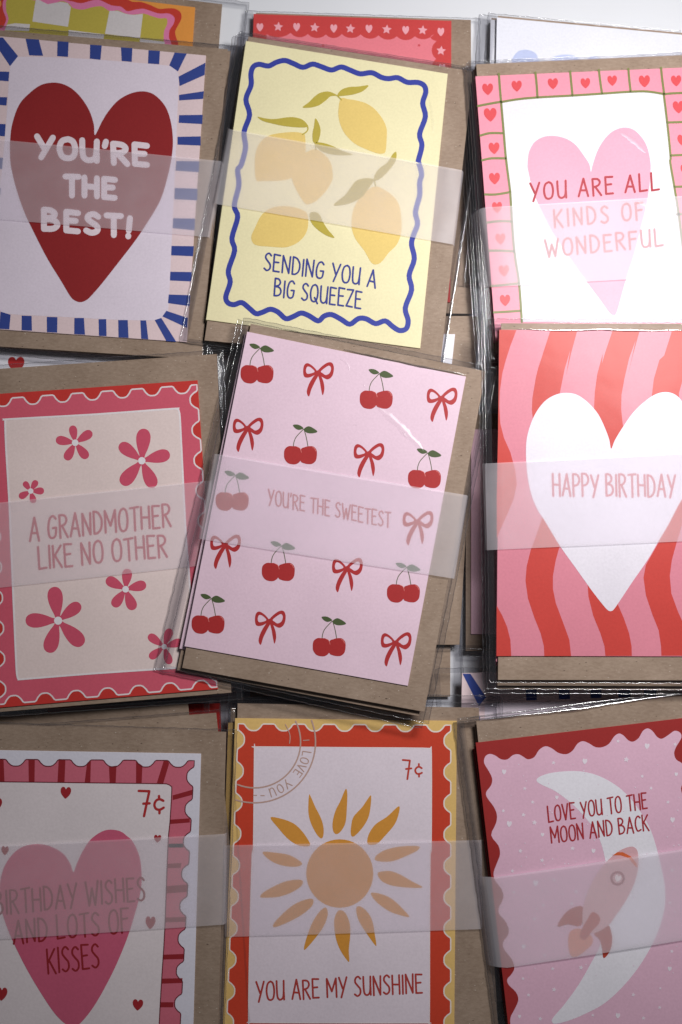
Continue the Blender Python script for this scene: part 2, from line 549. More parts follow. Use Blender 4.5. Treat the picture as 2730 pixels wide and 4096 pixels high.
# hand-drawn capitals as brush strokes: unit height, y up; 's' strokes are smoothed
def _s(*p): return ('s', list(p))
def _l(*p): return ('l', list(p))
GLYPH = {
 'A': (.46, [_l((0, 0), (.24, 1)), _l((.24, 1), (.44, -.03)), _l((.08, .34), (.38, .31))]),
 'B': (.42, [_l((.02, 0), (0, 1)), _s((0, 1), (.2, .98), (.31, .82), (.24, .64), (.02, .54)), _s((.02, .54), (.28, .5), (.39, .28), (.28, .06), (.02, 0))]),
 'C': (.38, [_s((.36, .88), (.22, 1), (.06, .8), (.02, .4), (.14, .04), (.36, .1))]),
 'D': (.42, [_l((.02, 0), (0, 1)), _s((0, 1), (.22, .92), (.38, .62), (.36, .24), (.2, .03), (.02, 0))]),
 'E': (.36, [_l((.02, 0), (0, 1)), _l((0, 1), (.33, .98)), _l((.01, .54), (.27, .55)), _l((.02, 0), (.34, 0))]),
 'F': (.35, [_l((.02, -.03), (0, 1)), _l((0, 1), (.33, .99)), _l((.01, .55), (.28, .57))]),
 'G': (.44, [_s((.39, .86), (.26, 1), (.1, .88), (.02, .5), (.06, .12), (.2, 0), (.36, .1), (.4, .44)), _l((.4, .46), (.24, .45))]),
 'H': (.42, [_l((.02, 0), (0, 1)), _l((.4, 0), (.38, 1)), _l((.01, .52), (.39, .5))]),
 'I': (.06, [_l((.03, 0), (.02, 1))]),
 'K': (.40, [_l((.02, 0), (0, 1)), _l((.37, .98), (.03, .46)), _l((.08, .55), (.39, -.03))]),
 'L': (.36, [_l((.02, 0), (0, 1)), _l((.02, 0), (.35, .03))]),
 'M': (.54, [_l((.02, 0), (0, 1)), _l((0, 1), (.27, .3)), _l((.27, .3), (.5, 1)), _l((.5, 1), (.53, -.02))]),
 'N': (.42, [_l((.02, 0), (0, 1)), _l((0, 1), (.38, .02)), _l((.38, .02), (.39, 1))]),
 'O': (.44, [_s((.24, 1), (.08, .88), (.01, .5), (.08, .1), (.23, 0), (.38, .12), (.43, .5), (.37, .88), (.24, 1))]),
 'P': (.38, [_l((.03, -.02), (0, 1)), _s((0, 1), (.24, .97), (.36, .76), (.27, .53), (.02, .45))]),
 'Q': (.46, [_s((.24, 1), (.08, .88), (.01, .5), (.08, .1), (.23, 0), (.38, .12), (.43, .5), (.37, .88), (.24, 1)), _l((.26, .24), (.45, -.08))]),
 'R': (.40, [_l((.03, -.02), (0, 1)), _s((0, 1), (.24, .97), (.34, .78), (.25, .58), (.02, .5)), _l((.12, .52), (.39, -.02))]),
 'S': (.36, [_s((.33, .88), (.2, 1), (.06, .9), (.04, .72), (.16, .55), (.31, .36), (.31, .12), (.16, 0), (.01, .1))]),
 'T': (.40, [_l((0, .97), (.4, 1)), _l((.2, .98), (.22, -.02))]),
 'U': (.42, [_s((0, 1), (.01, .5), (.05, .12), (.18, 0), (.33, .1), (.38, .4), (.39, 1)), _l((.39, .4), (.4, 0))]),
 'V': (.42, [_l((0, 1), (.2, 0)), _l((.2, 0), (.4, 1))]),
 'W': (.60, [_l((0, 1), (.16, 0)), _l((.16, 0), (.3, .72)), _l((.3, .72), (.44, 0)), _l((.44, 0), (.59, 1))]),
 'Y': (.42, [_l((0, 1), (.2, .42)), _l((.42, 1), (.12, -.04))]),
 'Z': (.38, [_l((0, .98), (.35, 1)), _l((.35, 1), (.01, .02)), _l((.01, .02), (.36, 0))]),
 "'": (.06, [_l((.04, 1), (.01, .78))]),
 '!': (.06, [_l((.05, 1), (.03, .32)), _l((.02, .03), (.021, .0))]),
 '-': (.24, [_l((.02, .45), (.2, .45))]),
}

def lettering(pk, text, start, end, up, w, rgb, lvl=4, gap=0.13, space=0.3, bold=False, glyph_gap=None, seedl=1):
    """one line of hand lettering; start/end = ends of its baseline in the photograph, up = height of the capitals"""
    rnd = random.Random(seedl)
    pos, x = [], 0
    for ch in text:
        if ch == ' ':
            x += space; continue
        pos.append((ch, x)); x += GLYPH[ch][0] + gap
    total = x - gap
    bx, by = (end[0] - start[0]) / total, (end[1] - start[1]) / total
    polys = []
    for ch, x0 in pos:
        jy = rnd.uniform(-.02, .02); js = rnd.uniform(.97, 1.03)
        for kind, st in GLYPH[ch][1]:
            if kind == 's':
                st = smooth(st, 4, False)
            q = [(start[0] + (x0 + px) * bx + up[0] * (py * js + jy), start[1] + (x0 + px) * by + up[1] * (py * js + jy)) for px, py in st]
            polys += ribbon(q, w)
    return prt(pk, 'lettering', polys, rgb, lvl)

def tl(tile, x, y): return pp(tile, x, y)
def vec(tile, x, y): s = TILES[tile][2]; return (x / s, y / s)

def heart_poly(c, w, h=None, rot=0.0, skew=0.0):
    h = h or w
    base = [(0, .30), (-.10, .44), (-.28, .50), (-.44, .40), (-.50, .18), (-.44, -.06), (-.28, -.28), (-.08, -.46), (0, -.50), (.08, -.46), (.28, -.28), (.44, -.06), (.50, .18), (.44, .40), (.28, .50), (.10, .44)]
    b = smooth(base, 3)
    out = []
    for x, y in b:
        x, y = x * w, -y * h
        x += skew * y
        out.append((c[0] + x * math.cos(rot) - y * math.sin(rot), c[1] + x * math.sin(rot) + y * math.cos(rot)))
    return out

def star_poly(c, r, rot=0.0, inner=0.48):
    return [(c[0] + math.sin(rot + k * math.pi / 5) * (r if k % 2 == 0 else r * inner), c[1] - math.cos(rot + k * math.pi / 5) * (r if k % 2 == 0 else r * inner)) for k in range(10)]

def disc(c, rx, ry=None, n=28):
    ry = ry or rx
    return [(c[0] + math.cos(k * 2 * math.pi / n) * rx, c[1] + math.sin(k * 2 * math.pi / n) * ry) for k in range(n)]

def stamp(corners, counts, depth, flatfrac=0.36, corner=0.0):
    """perforated stamp outline: corners tl,tr,br,bl in photograph points; semicircular bites pointing inward"""
    out = []
    for k in range(4):
        a, b = corners[k], corners[(k + 1) % 4]
        n = counts[k]
        dx, dy = (b[0] - a[0]) / n, (b[1] - a[1]) / n
        l = math.hypot(dx, dy)
        nx, ny = -dy / l, dx / l            # inward for a clockwise outline on the page
        d = depth
        f = flatfrac / 2
        prof = [(0, 0), (f * 0.92, 0), (f + .03, .10), (f + .09, .5), (f + .17, .84), (.5 - .08, .98), (.5, 1), (.5 + .08, .98), (1 - f - .17, .84), (1 - f - .09, .5), (1 - f - .03, .10), (1 - f * .92, 0)]
        for i in range(n):
            for u, v in prof:
                out.append((a[0] + dx * (i + u) + nx * d * v, a[1] + dy * (i + u) + ny * d * v))
    return out

def tq(tile, *xy):
    """points of one tile given as a flat list x,y,x,y..."""
    return [pp(tile, xy[i], xy[i + 1]) for i in range(0, len(xy), 2)]

# ------------------------------------------------------------------ the surface
tb = mesh_obj('table_top', [(-0.9, -0.9, 0), (0.9, -0.9, 0), (0.9, 1.2, 0), (-0.9, 1.2, 0)], [(0, 1, 2, 3)], plain('white_table', (0.82, 0.83, 0.88), 0.5))
tb['kind'] = 'structure'

# colours of the prints
RED, DRED, PINK = (205, 45, 38), (168, 28, 30), (244, 150, 172)
LILAC = (236, 222, 238)
BLUE = (48, 70, 152)
MM = 1.0

# ================================================================== back row
# card with checks and a wavy frame
pa = packet('orange card with olive and white checks and wavy pink frame', 0.0022,
            [pp('A', -70, -110), pp('A', 1225, 45), None, pp('A', -260, 1830)],
            [pp('A', -70, -150), pp('A', 1395, 25), None, pp('A', -300, 1880)], (246, 160, 62), (3, 3, 1.5, 3), 11)
prt(pa, 'wavy_frame_print', [smooth(pl('A -40,-80 100,-90 300,-60 500,-45 600,-50 700,-20 760,-22 830,10 885,12 940,30 1000,55 1050,52 1100,55 1135,80 1138,120 1115,165 1100,200 1108,240 1120,280 1100,350 1095,420 -60,420 -30,100 10,30 -10,-30'), 4)], (214, 58, 40), 1, label='red wavy frame')
prt(pa, 'wavy_frame_print', [smooth(pl('A 25,0 80,-20 200,-30 330,-15 395,-5 450,8 510,20 570,5 620,-2 700,33 760,42 800,70 850,60 900,55 950,70 1000,85 1060,85 1095,110 1090,150 1065,190 1062,240 1075,275 1060,380 20,380 -10,200 20,170 40,120 20,60'), 4)], (240, 130, 180), 2, label='pink wavy frame')
inner = smooth(pl('A 60,-15 230,5 310,32 380,8 430,20 460,50 520,60 580,45 640,40 690,70 740,65 790,85 840,92 900,85 950,100 1000,115 1045,115 1050,150 1030,200 1030,270 1040,400 20,400 30,200 55,120 40,60'), 4)
prt(pa, 'check_ground_print', [inner], (202, 184, 72), 3)
for q in ('A 228,-10 300,26 378,12 425,18 446,45 428,168 205,135 220,30', 'A 45,155 95,146 190,152 184,195 30,190', 'A 688,68 740,68 790,87 840,94 898,87 880,240 660,212', 'A 432,188 655,215 640,330 425,310',
          'A 880,243 1035,262 1030,330 870,320'):
    prt(pa, 'check_print', [pl(q)], (228, 220, 222), 4)

# red card with hearts and stars
pb = packet('red card with a border of pink hearts and stars', 0.0030,
            [pp('B', 412, 72), pp('B', 1446, 108), pp('B', 1440, 1580), None],
            [pp('B', 424, 66), pp('B', 1548, 103), pp('B', 1556, 1642), None], (214, 62, 62), (4.5, 1.2, 1.2, 3), 12)
cusps = [(480, 178), (605, 172), (695, 178), (790, 180), (873, 178), (972, 180), (1065, 185), (1160, 190), (1255, 190), (1355, 180)]
sc = []
for a, b in zip(cusps, cusps[1:]):
    for k in range(6):
        t = k / 6
        sc.append(pp('B', a[0] + (b[0] - a[0]) * t, a[1] + (b[1] - a[1]) * t + 20 * math.sin(math.pi * t) ** 0.7))
rc = [(1355, 180), (1368, 215), (1366, 308), (1366, 400)]
for a, b in zip(rc, rc[1:]):
    for k in range(6):
        t = k / 6
        sc.append(pp('B', a[0] + (b[0] - a[0]) * t - 24 * math.sin(math.pi * t) ** 0.7, a[1] + (b[1] - a[1]) * t))
sc += pl('B 1366,400 1350,1000 470,1000 478,300')
prt(pb, 'scalloped_panel_print', [sc], (244, 128, 142), 1)
for x, y in ((445, 143), (637, 142), (831, 149), (1015, 151), (1207, 158), (1391, 167), (1397, 356)):
    prt(pb, 'heart_print', [heart_poly(pp('B', x, y), 27, 33)], (250, 172, 184), 2)
for x, y in ((541, 140), (731, 144), (918, 150), (1108, 154), (1296, 158), (1392, 265)):
    prt(pb, 'star_print', [star_poly(pp('B', x, y), 20, 0.1)], (250, 172, 184), 2)
for x, y in ((775, 238), (1277, 237)):
    prt(pb, 'star_print', [star_poly(pp('B', x, y), 7, 0.3)], (214, 62, 72), 2)

# white card with periwinkle blobs, top of its pile
cpx = [pp('C', 405, 108), pp('C', 1790, 238), None, pp('C', 372, 1700)]
cev = [pp('C', 412, 98), pp('C', 1810, 228), None, pp('C', 372, 1760)]
packet('clear sleeved packet under the white card with periwinkle blobs', 0.0036, cpx, cev, (240, 240, 250), (6, 1.5, 3, 3), 13, (-3, -1, 0.004))
pc = packet('white card printed with pale periwinkle blobs along its lower half', 0.0056, cpx, cev, (240, 240, 252), (4.5, 1.2, 3, 3), 14)
for q in ('C 498,395 505,362 540,322 590,312 640,328 663,360 668,400 640,460 560,470 510,450', 'C 748,385 775,352 840,342 900,352 925,380 900,430 780,440', 'C 975,372 1000,354 1035,358 1060,380 1020,400'):
    prt(pc, 'blob_print', [smooth(pl(q), 5)], (196, 206, 244), 1)

# ================================================================== BEST card
dpx = [pp('A', -92, 218), pp('A', 1293, 347), pp('D', 1173, 1127), pp('D', -225, 1032)]
dev = [pp('A', -110, 180), pp('A', 1430, 308), pp('D', 1265, 1235), pp('D', -260, 1138)]
STRIPED = 'striped border cards'
packet('clear sleeved packet under the big red heart card', 0.0078, dpx, dev, (238, 214, 218), (3, 3, 4, 3), 15, (1.0, -0.6, -0.006))
pd = packet('big red heart card with blue stripes round a lilac panel', 0.0100, dpx, dev, (240, 214, 218), (3, 2.5, 2.2, 2), 16)
prt(pd, 'panel_print', [smooth(pl('A 62,440 75,400 95,368 135,356 350,360 600,373 850,393 1040,410 1085,423 1113,450 1122,500 1110,800 D 1097,100 1085,350 1073,620 1060,880 1048,940 1010,975 950,990 700,985 400,968 60,950 0,925 -25,880 -25,700 -15,300 A 20,1000 45,700'), 4)], (240, 226, 242), 1)
for q in ('A -20,235 20,235 115,352 65,415 -20,290', 'A 162,243 245,248 272,350 185,347', 'A 362,258 432,263 428,357 360,352',
          'A 567,280 640,285 632,375 565,368', 'A 760,297 832,302 828,388 765,382', 'A 933,315 1005,320 1000,403 930,398',
          'A 1097,330 1173,336 1118,448 1085,425 1063,410', 'A 1290,393 1285,470 1128,540 1122,480', 'A 1280,572 1276,620 1125,630 1125,595',
          'A 1273,720 1270,778 1122,770 1125,722', 'A 1260,855 1260,913 1115,907 1115,858', 'A 1252,1012 1248,1080 1103,1070 1108,1010',
          'D 1240,165 1238,237 1095,230 1098,160', 'D 1225,352 1222,425 1085,412 1088,350', 'D 1217,525 1212,588 1075,582 1077,523',
          'D 1205,687 1200,746 1067,740 1070,685', 'D 1195,832 1190,901 1055,882 1060,828', 'D 1180,975 1175,1037 1020,965 1045,930',
          'D 972,988 1013,975 1107,1124 1045,1120', 'D 882,990 918,990 932,1109 887,1105', 'D 743,988 803,988 808,1100 745,1096',
          'D 620,983 668,982 670,1089 622,1087', 'D 468,975 528,975 535,1080 467,1076', 'D 295,968 362,970 360,1067 296,1064',
          'D 138,960 200,962 202,1055 137,1052', 'D 5,935 68,955 60,1046 -5,1043', 'A -30,447 60,450 55,510 -30,503',
          'A -35,608 47,610 42,662 -35,655', 'A -40,775 37,778 32,855 -40,850', 'A -50,985 20,990 15,1060 -50,1058', 'D -60,160 5,160 3,205 -60,205'):
    prt(pd, 'stripe_print', [pl(q)], BLUE, 2)
prt(pd, 'heart_print', [smooth(pl('A 597,848 590,780 560,690 500,600 430,542 350,518 260,532 180,590 120,660 80,770 66,870 65,980 D 72,30 100,150 150,300 220,450 300,605 380,735 440,835 470,865 505,876 540,865 570,840 640,760 750,620 850,490 930,370 1010,230 1060,60 A 1083,950 1085,850 1070,750 1040,670 990,610 940,580 880,573 810,590 740,632 680,700 640,765'), 4)], (154, 28, 32), 3)
BW = 24
lettering(pd, "YOU'RE", pp('A', 232, 978), pp('A', 928, 1036), vec('A', 2, -122), BW, (244, 226, 236), 4, gap=.17, bold=True)
lettering(pd, "THE", pp('D', 408, 200), pp('D', 725, 222), vec('D', 4, -115), BW, (244, 226, 236), 4, gap=.18)
lettering(pd, "BEST!", pp('D', 273, 414), pp('D', 815, 462), vec('D', 4, -118), BW, (244, 226, 236), 4, gap=.2)

# ================================================================== packets low between the columns
pg = packet('plain kraft packet with a sliver of white card beside the lemon card', 0.0040,
            [pp('E', 800, 897), pp('E', 1465, 897), pp('K', 1300, 700), None],
            [pp('E', 760, 803), pp('F', 290, 962), pp('K', 1488, 757), None], (246, 244, 252), (3, 1.2, 3.5, 2.0), 21)
ph = packet('kraft packet lowest between the cherry card and the wavy striped card', 0.0016,
            [pp('K', 500, 200), pp('K', 1260, 200), pp('K', 1260, 960), None],
            [pp('K', 420, 120), pp('K', 1443, 120), pp('K', 1440, 1028), None], (236, 200, 200), (3, 3, 5, 2.5), 22)
pq = packet('pale pink card packet hidden low under the wavy striped card', 0.0030,
            [pp('L', 243, -600), pp('L', 1400, -600), None, pp('L', 243, 685)],
            [pp('L', 210, -700), pp('L', 1500, -700), None, pp('L', 210, 790)], (236, 190, 205), (3, 3, 3, 2.5), 23)
pi_ = packet('blue striped card half hidden between the wavy striped card and the moon card', 0.0070,
             [pp('L', 186, 930), pp('L', 1640, 880), None, pp('L', 150, 3000)],
             [pp('L', 186, 930), pp('L', 1800, 875), None, pp('L', 150, 3080)], (240, 214, 218), (2.5, 2.5, 3, 3), 24)
prt(pi_, 'panel_print', [pl('L 330,1118 1560,1090 1560,2700 310,2700')], (236, 222, 234), 1)
for q in ('L 190,932 240,934 338,1080 292,1136', 'L 186,1200 300,1200 298,1270 186,1270', 'L 585,1010 655,1008 655,1098 590,1100', 'L 790,1005 862,1003 864,1092 795,1094', 'L 988,1000 1058,998 1062,1084 995,1086', 'L 1165,996 1242,994 1244,1078 1168,1080', 'L 1320,990 1400,988 1410,1070 1330,1072'):
    prt(pi_, 'stripe_print', [pl(q)], BLUE, 2)

# white card with a small red heart under the pile at left
pm = packet('white card with a small red heart peeking out above the grandmother card', 0.0035,
            [pp('G', -420, -700), pp('G', 960, -640), None, pp('G', -480, 1100)],
            [pp('G', -460, -760), pp('G', 1060, -690), None, pp('G', -520, 1200)], (244, 242, 252), (3, 3, 3, 3), 25)
prt(pm, 'heart_print', [heart_poly(pp('G', 103, 170), 66, 62)], (196, 36, 38), 1)

# ================================================================== lemon card pile
epx = [pp('B', 372, 213), pp('B', 1427, 385), pp('E', 1283, 972), pp('E', 163, 822)]
eev = [pp('B', 385, 190), pp('B', 1560, 372), pp('E', 1390, 1042), pp('E', 155, 930)]
YEL = (247, 237, 190)
packet('third clear sleeved packet down under the lemon card', 0.0070, epx, eev, YEL, (6.4, 2, 1.5, 2.5), 31, (-0.9, -2.4, 0.006))
packet('second clear sleeved packet down under the lemon card', 0.0088, epx, eev, YEL, (5.4, 2, 1.5, 2.5), 32, (-0.5, -1.4, 0.002))
packet('clear sleeved packet directly under the lemon card', 0.0106, epx, eev, YEL, (4.6, 2, 1.5, 2.2), 33, (-0.2, -0.6, -0.001))
pe = packet('pale yellow lemon card framed by a wavy blue line', 0.0124, epx, eev, YEL, (4, 2.2, 1.2, 1.6), 34)
wav = smooth(pl('B 410,350 440,336 490,345 530,326 575,316 620,332 670,352 720,335 770,350 820,366 870,350 920,368 970,386 1030,380 1080,404 1120,411 1165,406 1215,430 1270,431 1303,447 1312,482 1296,540 1310,610 1280,700 1292,760 1273,840 E 1275,0 1290,60 1280,105 1280,170 1258,260 1269,320 1246,385 1238,430 1252,505 1225,590 1238,665 1205,760 1220,825 1210,868 1175,878 1140,858 1100,828 1050,842 1000,817 960,816 915,845 870,820 820,795 780,803 750,828 700,800 660,787 620,805 580,816 540,782 500,767 460,782 425,790 390,762 350,732 310,743 278,733 267,700 290,625 280,565 313,460 299,395 329,285 311,225 335,120 329,40 B 348,860 370,770 362,690 391,600 372,520 399,445 398,388'), 4)
prt(pe, 'wavy_frame_print', ribbon(wav, 21, True), (48, 62, 166), 1)
LEM, OLV = (240, 208, 118), (196, 176, 62)
for q in ('B 868,515 855,580 862,640 890,700 940,750 1000,780 1055,800 1085,803 1102,790 1108,720 1107,670 1085,620 1045,570 1000,540 950,525 905,518',
          'B 418,850 425,790 450,740 490,710 540,697 620,690 672,698 682,720 683,800 670,860 640,910 600,935 540,945 460,946 425,940',
          'B 738,780 790,815 818,860 826,920 E 820,100 790,150 740,200 700,218 680,213 650,170 620,110 608,60 B 612,890 635,840 680,800',
          'E 1045,125 1100,145 1150,185 1175,230 1185,300 1183,370 1160,430 1120,470 1080,520 1050,533 1025,520 990,460 945,400 925,340 928,270 950,210 990,160',
          'E 400,390 420,340 450,280 490,245 540,230 600,230 660,245 693,270 697,330 680,380 640,420 580,443 500,440 420,430'):
    lemon_level = 1 if q.startswith('B 418') else 2
    prt(pe, 'lemon_print', [smooth(pl(q), 4)], LEM, lemon_level)
for q in ('B 668,560 700,535 730,505 760,485 800,478 830,487 850,500 815,503 790,525 750,552 700,563', 'B 850,500 870,470 910,455 960,452 1013,446 985,475 940,492 890,500',
          'B 433,610 470,618 520,622 600,612 650,618 680,635 695,662 650,666 580,660 520,648 460,632', 'B 735,618 755,650 762,690 748,742 724,742 720,700 728,660',
          'B 730,745 780,748 830,765 880,790 930,808 870,812 810,805 760,785', 'B 1158,795 1155,840 1120,890 1080,930 1045,945 1045,915 1070,880 1110,850 1140,805',
          'E 1040,88 1000,82 950,95 920,130 890,170 830,222 880,222 930,208 980,180 1010,140 1035,105', 'E 705,270 725,258 755,270 775,310 800,350 835,393 790,380 740,345 712,310'):
    prt(pe, 'leaf_print', [smooth(pl(q), 4)], OLV, 3)
for q in ('B 850,500 872,522', 'B 693,655 696,675 687,690 668,702', 'E 1042,88 1050,122', 'B 735,742 738,782'):
    prt(pe, 'stem_print', ribbon(smooth(pl(q), 4, False), 5), OLV, 4)
lettering(pe, 'SENDING YOU A', pp('E', 466, 560), pp('E', 1050, 652), vec('E', 9, -88), 7, (52, 62, 150), 4)
lettering(pe, 'BIG SQUEEZE', pp('E', 518, 697), pp('E', 973, 763), vec('E', 8, -88), 7, (52, 62, 150), 4, seedl=2)

# ================================================================== wonderful card pile
fpx = [pp('C', 270, 478), pp('C', 1740, 416), None, pp('F', 398, 1120)]
fev = [pp('C', 275, 402), pp('C', 1790, 335), None, pp('F', 400, 1200)]
GP = (246, 150, 172)
for k, (dx, dy, r) in enumerate(((-4.0, -7.5, 0.006), (-3.0, -5.0, 0.000), (-2.3, -4.0, -0.004), (-1.5, -2.6, 0.003), (-0.9, -1.2, -0.002))):
    nm = ('fifth', 'fourth', 'third', 'second', 'first')[k]
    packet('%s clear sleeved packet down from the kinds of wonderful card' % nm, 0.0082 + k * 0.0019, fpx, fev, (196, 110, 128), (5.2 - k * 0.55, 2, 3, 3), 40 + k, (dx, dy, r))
pf = packet('pink card with grid of small hearts round a large pale pink heart', 0.0178, fpx, fev, GP, (2.6, 2, 3, 3), 46)
prt(pf, 'panel_print', [smooth(pl('C 437,645'), 1)[:0] + pl('C 432,642 660,612 880,600 1065,588 1245,577 1350,576 1452,588 1475,780 1492,980 1507,1150 F 1495,60 1520,160 1545,320 1575,560 1610,1000 562,1000 548,760 515,560 500,370 490,200 465,0 C 458,990 450,850')], (238, 232, 239), 1)
prt(pf, 'heart_print', [smooth(pl('C 995,1078 985,1030 950,975 900,910 840,870 770,853 700,858 640,893 607,955 598,1030 F 602,50 630,170 670,270 750,430 830,550 920,680 1000,790 1060,870 1110,940 1135,957 1155,945 1180,860 1215,735 1270,560 1310,400 1340,280 1362,150 1370,40 C 1366,1000 1350,930 1320,870 1265,815 1200,800 1130,825 1075,880 1035,950 1008,1030'), 4)], (240, 166, 190), 2, label='large pale pink heart')
OG = (128, 132, 72)
gl = ['C 430,640 540,622 660,611 880,599 1065,587 1245,575 1350,574 1452,589', 'C 1452,589 1475,780 1495,980 F 1493,0 1520,160 1545,320 1575,560',
      'C 432,640 450,850 462,990 485,1170 F 490,200 500,370 515,560 545,760 562,1000',
      'C 418,463 425,560 432,640', 'C 647,455 655,530 660,610', 'C 865,447 873,530 880,600', 'C 1045,439 1055,520 1065,585', 'C 1230,432 1237,510 1245,575', 'C 1435,425 1443,500 1455,590',
      'C 287,665 350,652 430,638', 'C 303,850 360,835 440,835', 'C 314,1005 370,993 460,993', 'F 332,200 400,200 490,185', 'F 343,377 420,368 500,370', 'F 358,553 430,553 515,558',
      'F 372,775 450,768 540,758', 'F 387,940 460,936 552,930', 'C 1455,590 1510,585 1630,580', 'C 1475,768 1640,763', 'C 1495,975 1650,968', 'F 1520,152 1660,148', 'F 1535,325 1670,320']
for q in gl:
    prt(pf, 'grid_line_print', ribbon(smooth(pl(q), 4, False), 9), OG, 3)
for x, y, s in ((348, 560, 70), (530, 540, 66), (757, 525, 66), (961, 522, 62), (1129, 506, 62), (1331, 510, 72), (1530, 507, 66), (364, 720, 82), (388, 930, 70), (391, 1120, 70), (1545, 672, 74), (1572, 880, 70), (1590, 1064, 66)):
    prt(pf, 'heart_print', [heart_poly(pp('C', x, y), s * .62, s * .66, -0.05)], (226, 70, 78), 2)
for x, y, s in ((407, 282, 64), (428, 480, 64), (450, 680, 66), (457, 865, 66)):
    prt(pf, 'heart_print', [heart_poly(pp('F', x, y), s * .62, s * .68, -0.05)], (226, 70, 78), 2)
WR = (178, 34, 52)
lettering(pf, 'YOU ARE ALL', pp('F', 618, 238), pp('F', 1424, 170), vec('F', -3, -106), 8.5, WR, 5, gap=.2, space=.36)
lettering(pf, 'KINDS OF', pp('F', 768, 405), pp('F', 1325, 355), vec('F', -5, -106), 8.5, WR, 5, gap=.24, space=.42)
lettering(pf, 'WONDERFUL', pp('F', 712, 594), pp('F', 1448, 520), vec('F', -5, -106), 8.5, WR, 5, gap=.2)

# ================================================================== grandmother card
lpx = [pp('G', -125, 361), pp('G', 1240, 268), pp('J', 1368, 1030), pp('J', -45, 1150)]
lev = [pp('G', -140, 205), pp('G', 1362, 103), pp('J', 1452, 1052), pp('J', -60, 1178)]
pL = packet('grandmother card with pink flowers in a rose stamp frame', 0.0160, lpx, lev, (212, 48, 40), (3, 2, 2.8, 2), 51)
so = stamp([pp('G', -75, 390), pp('G', 1236, 296), pp('J', 1362, 1016), pp('J', -8, 1126)], (7, 10, 7, 10), 31)
prt(pL, 'stamp_frame_print', [so], (226, 92, 116), 1)
prt(pL, 'stamp_outline_print', ribbon(so, 6, True), (246, 232, 236), 2)
ip = smooth(pl('G 34,530 40,516 60,512 600,482 1085,447 1112,452 1127,475 1135,600 1150,900 J 1170,100 1187,300 1215,860 1208,885 1185,891 600,930 150,966 125,965 110,948 100,800 68,50 G 58,1000 40,700'), 3)
prt(pL, 'panel_print', [ip], (246, 224, 221), 3)
prt(pL, 'panel_outline_print', ribbon(ip, 7.5, True), (250, 240, 244), 4)
def flower(pk, tile, c, tips, wr, r):
    c = pp(tile, *c)
    polys = []
    for t in tips:
        t = pp(tile, *t)
        dx, dy = t[0] - c[0], t[1] - c[1]
        l = math.hypot(dx, dy); ux, uy = dx / l, dy / l
        prof = [(0.02, .24), (.18, .40), (.38, .74), (.60, .98), (.80, .98), (.95, .62), (1.0, 0)]
        w = l * wr
        a = [(c[0] + dx * u - uy * w * v, c[1] + dy * u + ux * w * v) for u, v in prof]
        b = [(c[0] + dx * u + uy * w * v, c[1] + dy * u - ux * w * v) for u, v in prof[:-1]]
        polys.append(smooth(a + b[::-1], 3))
    prt(pk, 'flower_print', polys, (222, 82, 112), 4)
    prt(pk, 'flower_centre_print', [disc(c, r / 1.3)], (250, 244, 250), 5)
flower(pL, 'G', (473, 660), ((455, 552), (578, 592), (550, 757), (415, 768), (352, 640)), .23, 17)
flower(pL, 'G', (891, 773), ((905, 572), (1067, 730), (968, 940), (765, 922), (752, 668)), .22, 19)
flower(pL, 'G', (194, 963), ((152, 905), (232, 897), (278, 962), (215, 1038), (122, 1003)), .26, 14)
flower(pL, 'J', (366, 600), ((340, 388), (505, 495), (522, 752), (305, 800), (162, 598)), .22, 21)
flower(pL, 'J', (789, 403), ((802, 275), (918, 372), (840, 532), (712, 512), (668, 338)), .24, 17)
flower(pL, 'J', (1031, 763), ((1070, 650), (1145, 730), (1068, 872), (940, 835), (933, 690)), .22, 14)
GR = (206, 70, 88)
lettering(pL, 'A GRANDMOTHER', pp('J', 190, 98), pp('J', 1074, 8), vec('J', -4, -140), 9, GR, 5)
lettering(pL, 'LIKE NO OTHER', pp('J', 246, 275), pp('J', 1050, 198), vec('J', -6, -138), 9, GR, 5, seedl=3)

# ================================================================== piles at bottom left
packet('kraft packet corner with red card edge in the gap right of the grandmother card', 0.0020,
       [pp('J', 300, 1140), pp('J', 1384, 1118), None, pp('J', 300, 2600)], [pp('J', 200, 1300), pp('J', 1300, 1290), None, pp('J', 200, 2700)], (206, 40, 34), (3, 3, 4.5, 3), 61)
n2 = packet('kraft packet lowest of the pile under the birthday wishes card', 0.0085,
            [pp('M', -150, 250), pp('M', 1050, 200), None, pp('M', -150, 1900)], [pp('M', -190, 110), pp('M', 1180, 20), None, pp('M', -60, 2000)], (244, 242, 248), (3, 1.5, 2.5, 3), 62)
n1 = packet('kraft packet directly under the birthday wishes card', 0.0110,
            [pp('M', -150, 300), pp('M', 1200, 250), None, pp('M', -150, 2000)], [pp('M', -200, 205), pp('M', 1357, 80), None, pp('M', -60, 2200)], (244, 242, 248), (3, 1.2, 3, 3), 63)
npx = [pp('M', -190, 312), pp('M', 1262, 337), None, pp('M', -310, 2380)]
nev = [pp('M', -210, 148), pp('M', 1420, 200), pp('M', 1360, 2420), None]
pn = packet('white stamp style birthday wishes card with a big rose heart', 0.0140, npx, nev, (236, 232, 246), (3, 1.0, 2.2, 3), 64)
sn = stamp([pp('M', -205, 370), pp('M', 1221, 380), pp('M', 1112, 2412), pp('M', -300, 2380)], (7, 10, 7, 10), 27)
prt(pn, 'stamp_frame_print', [sn], (222, 110, 132), 1)
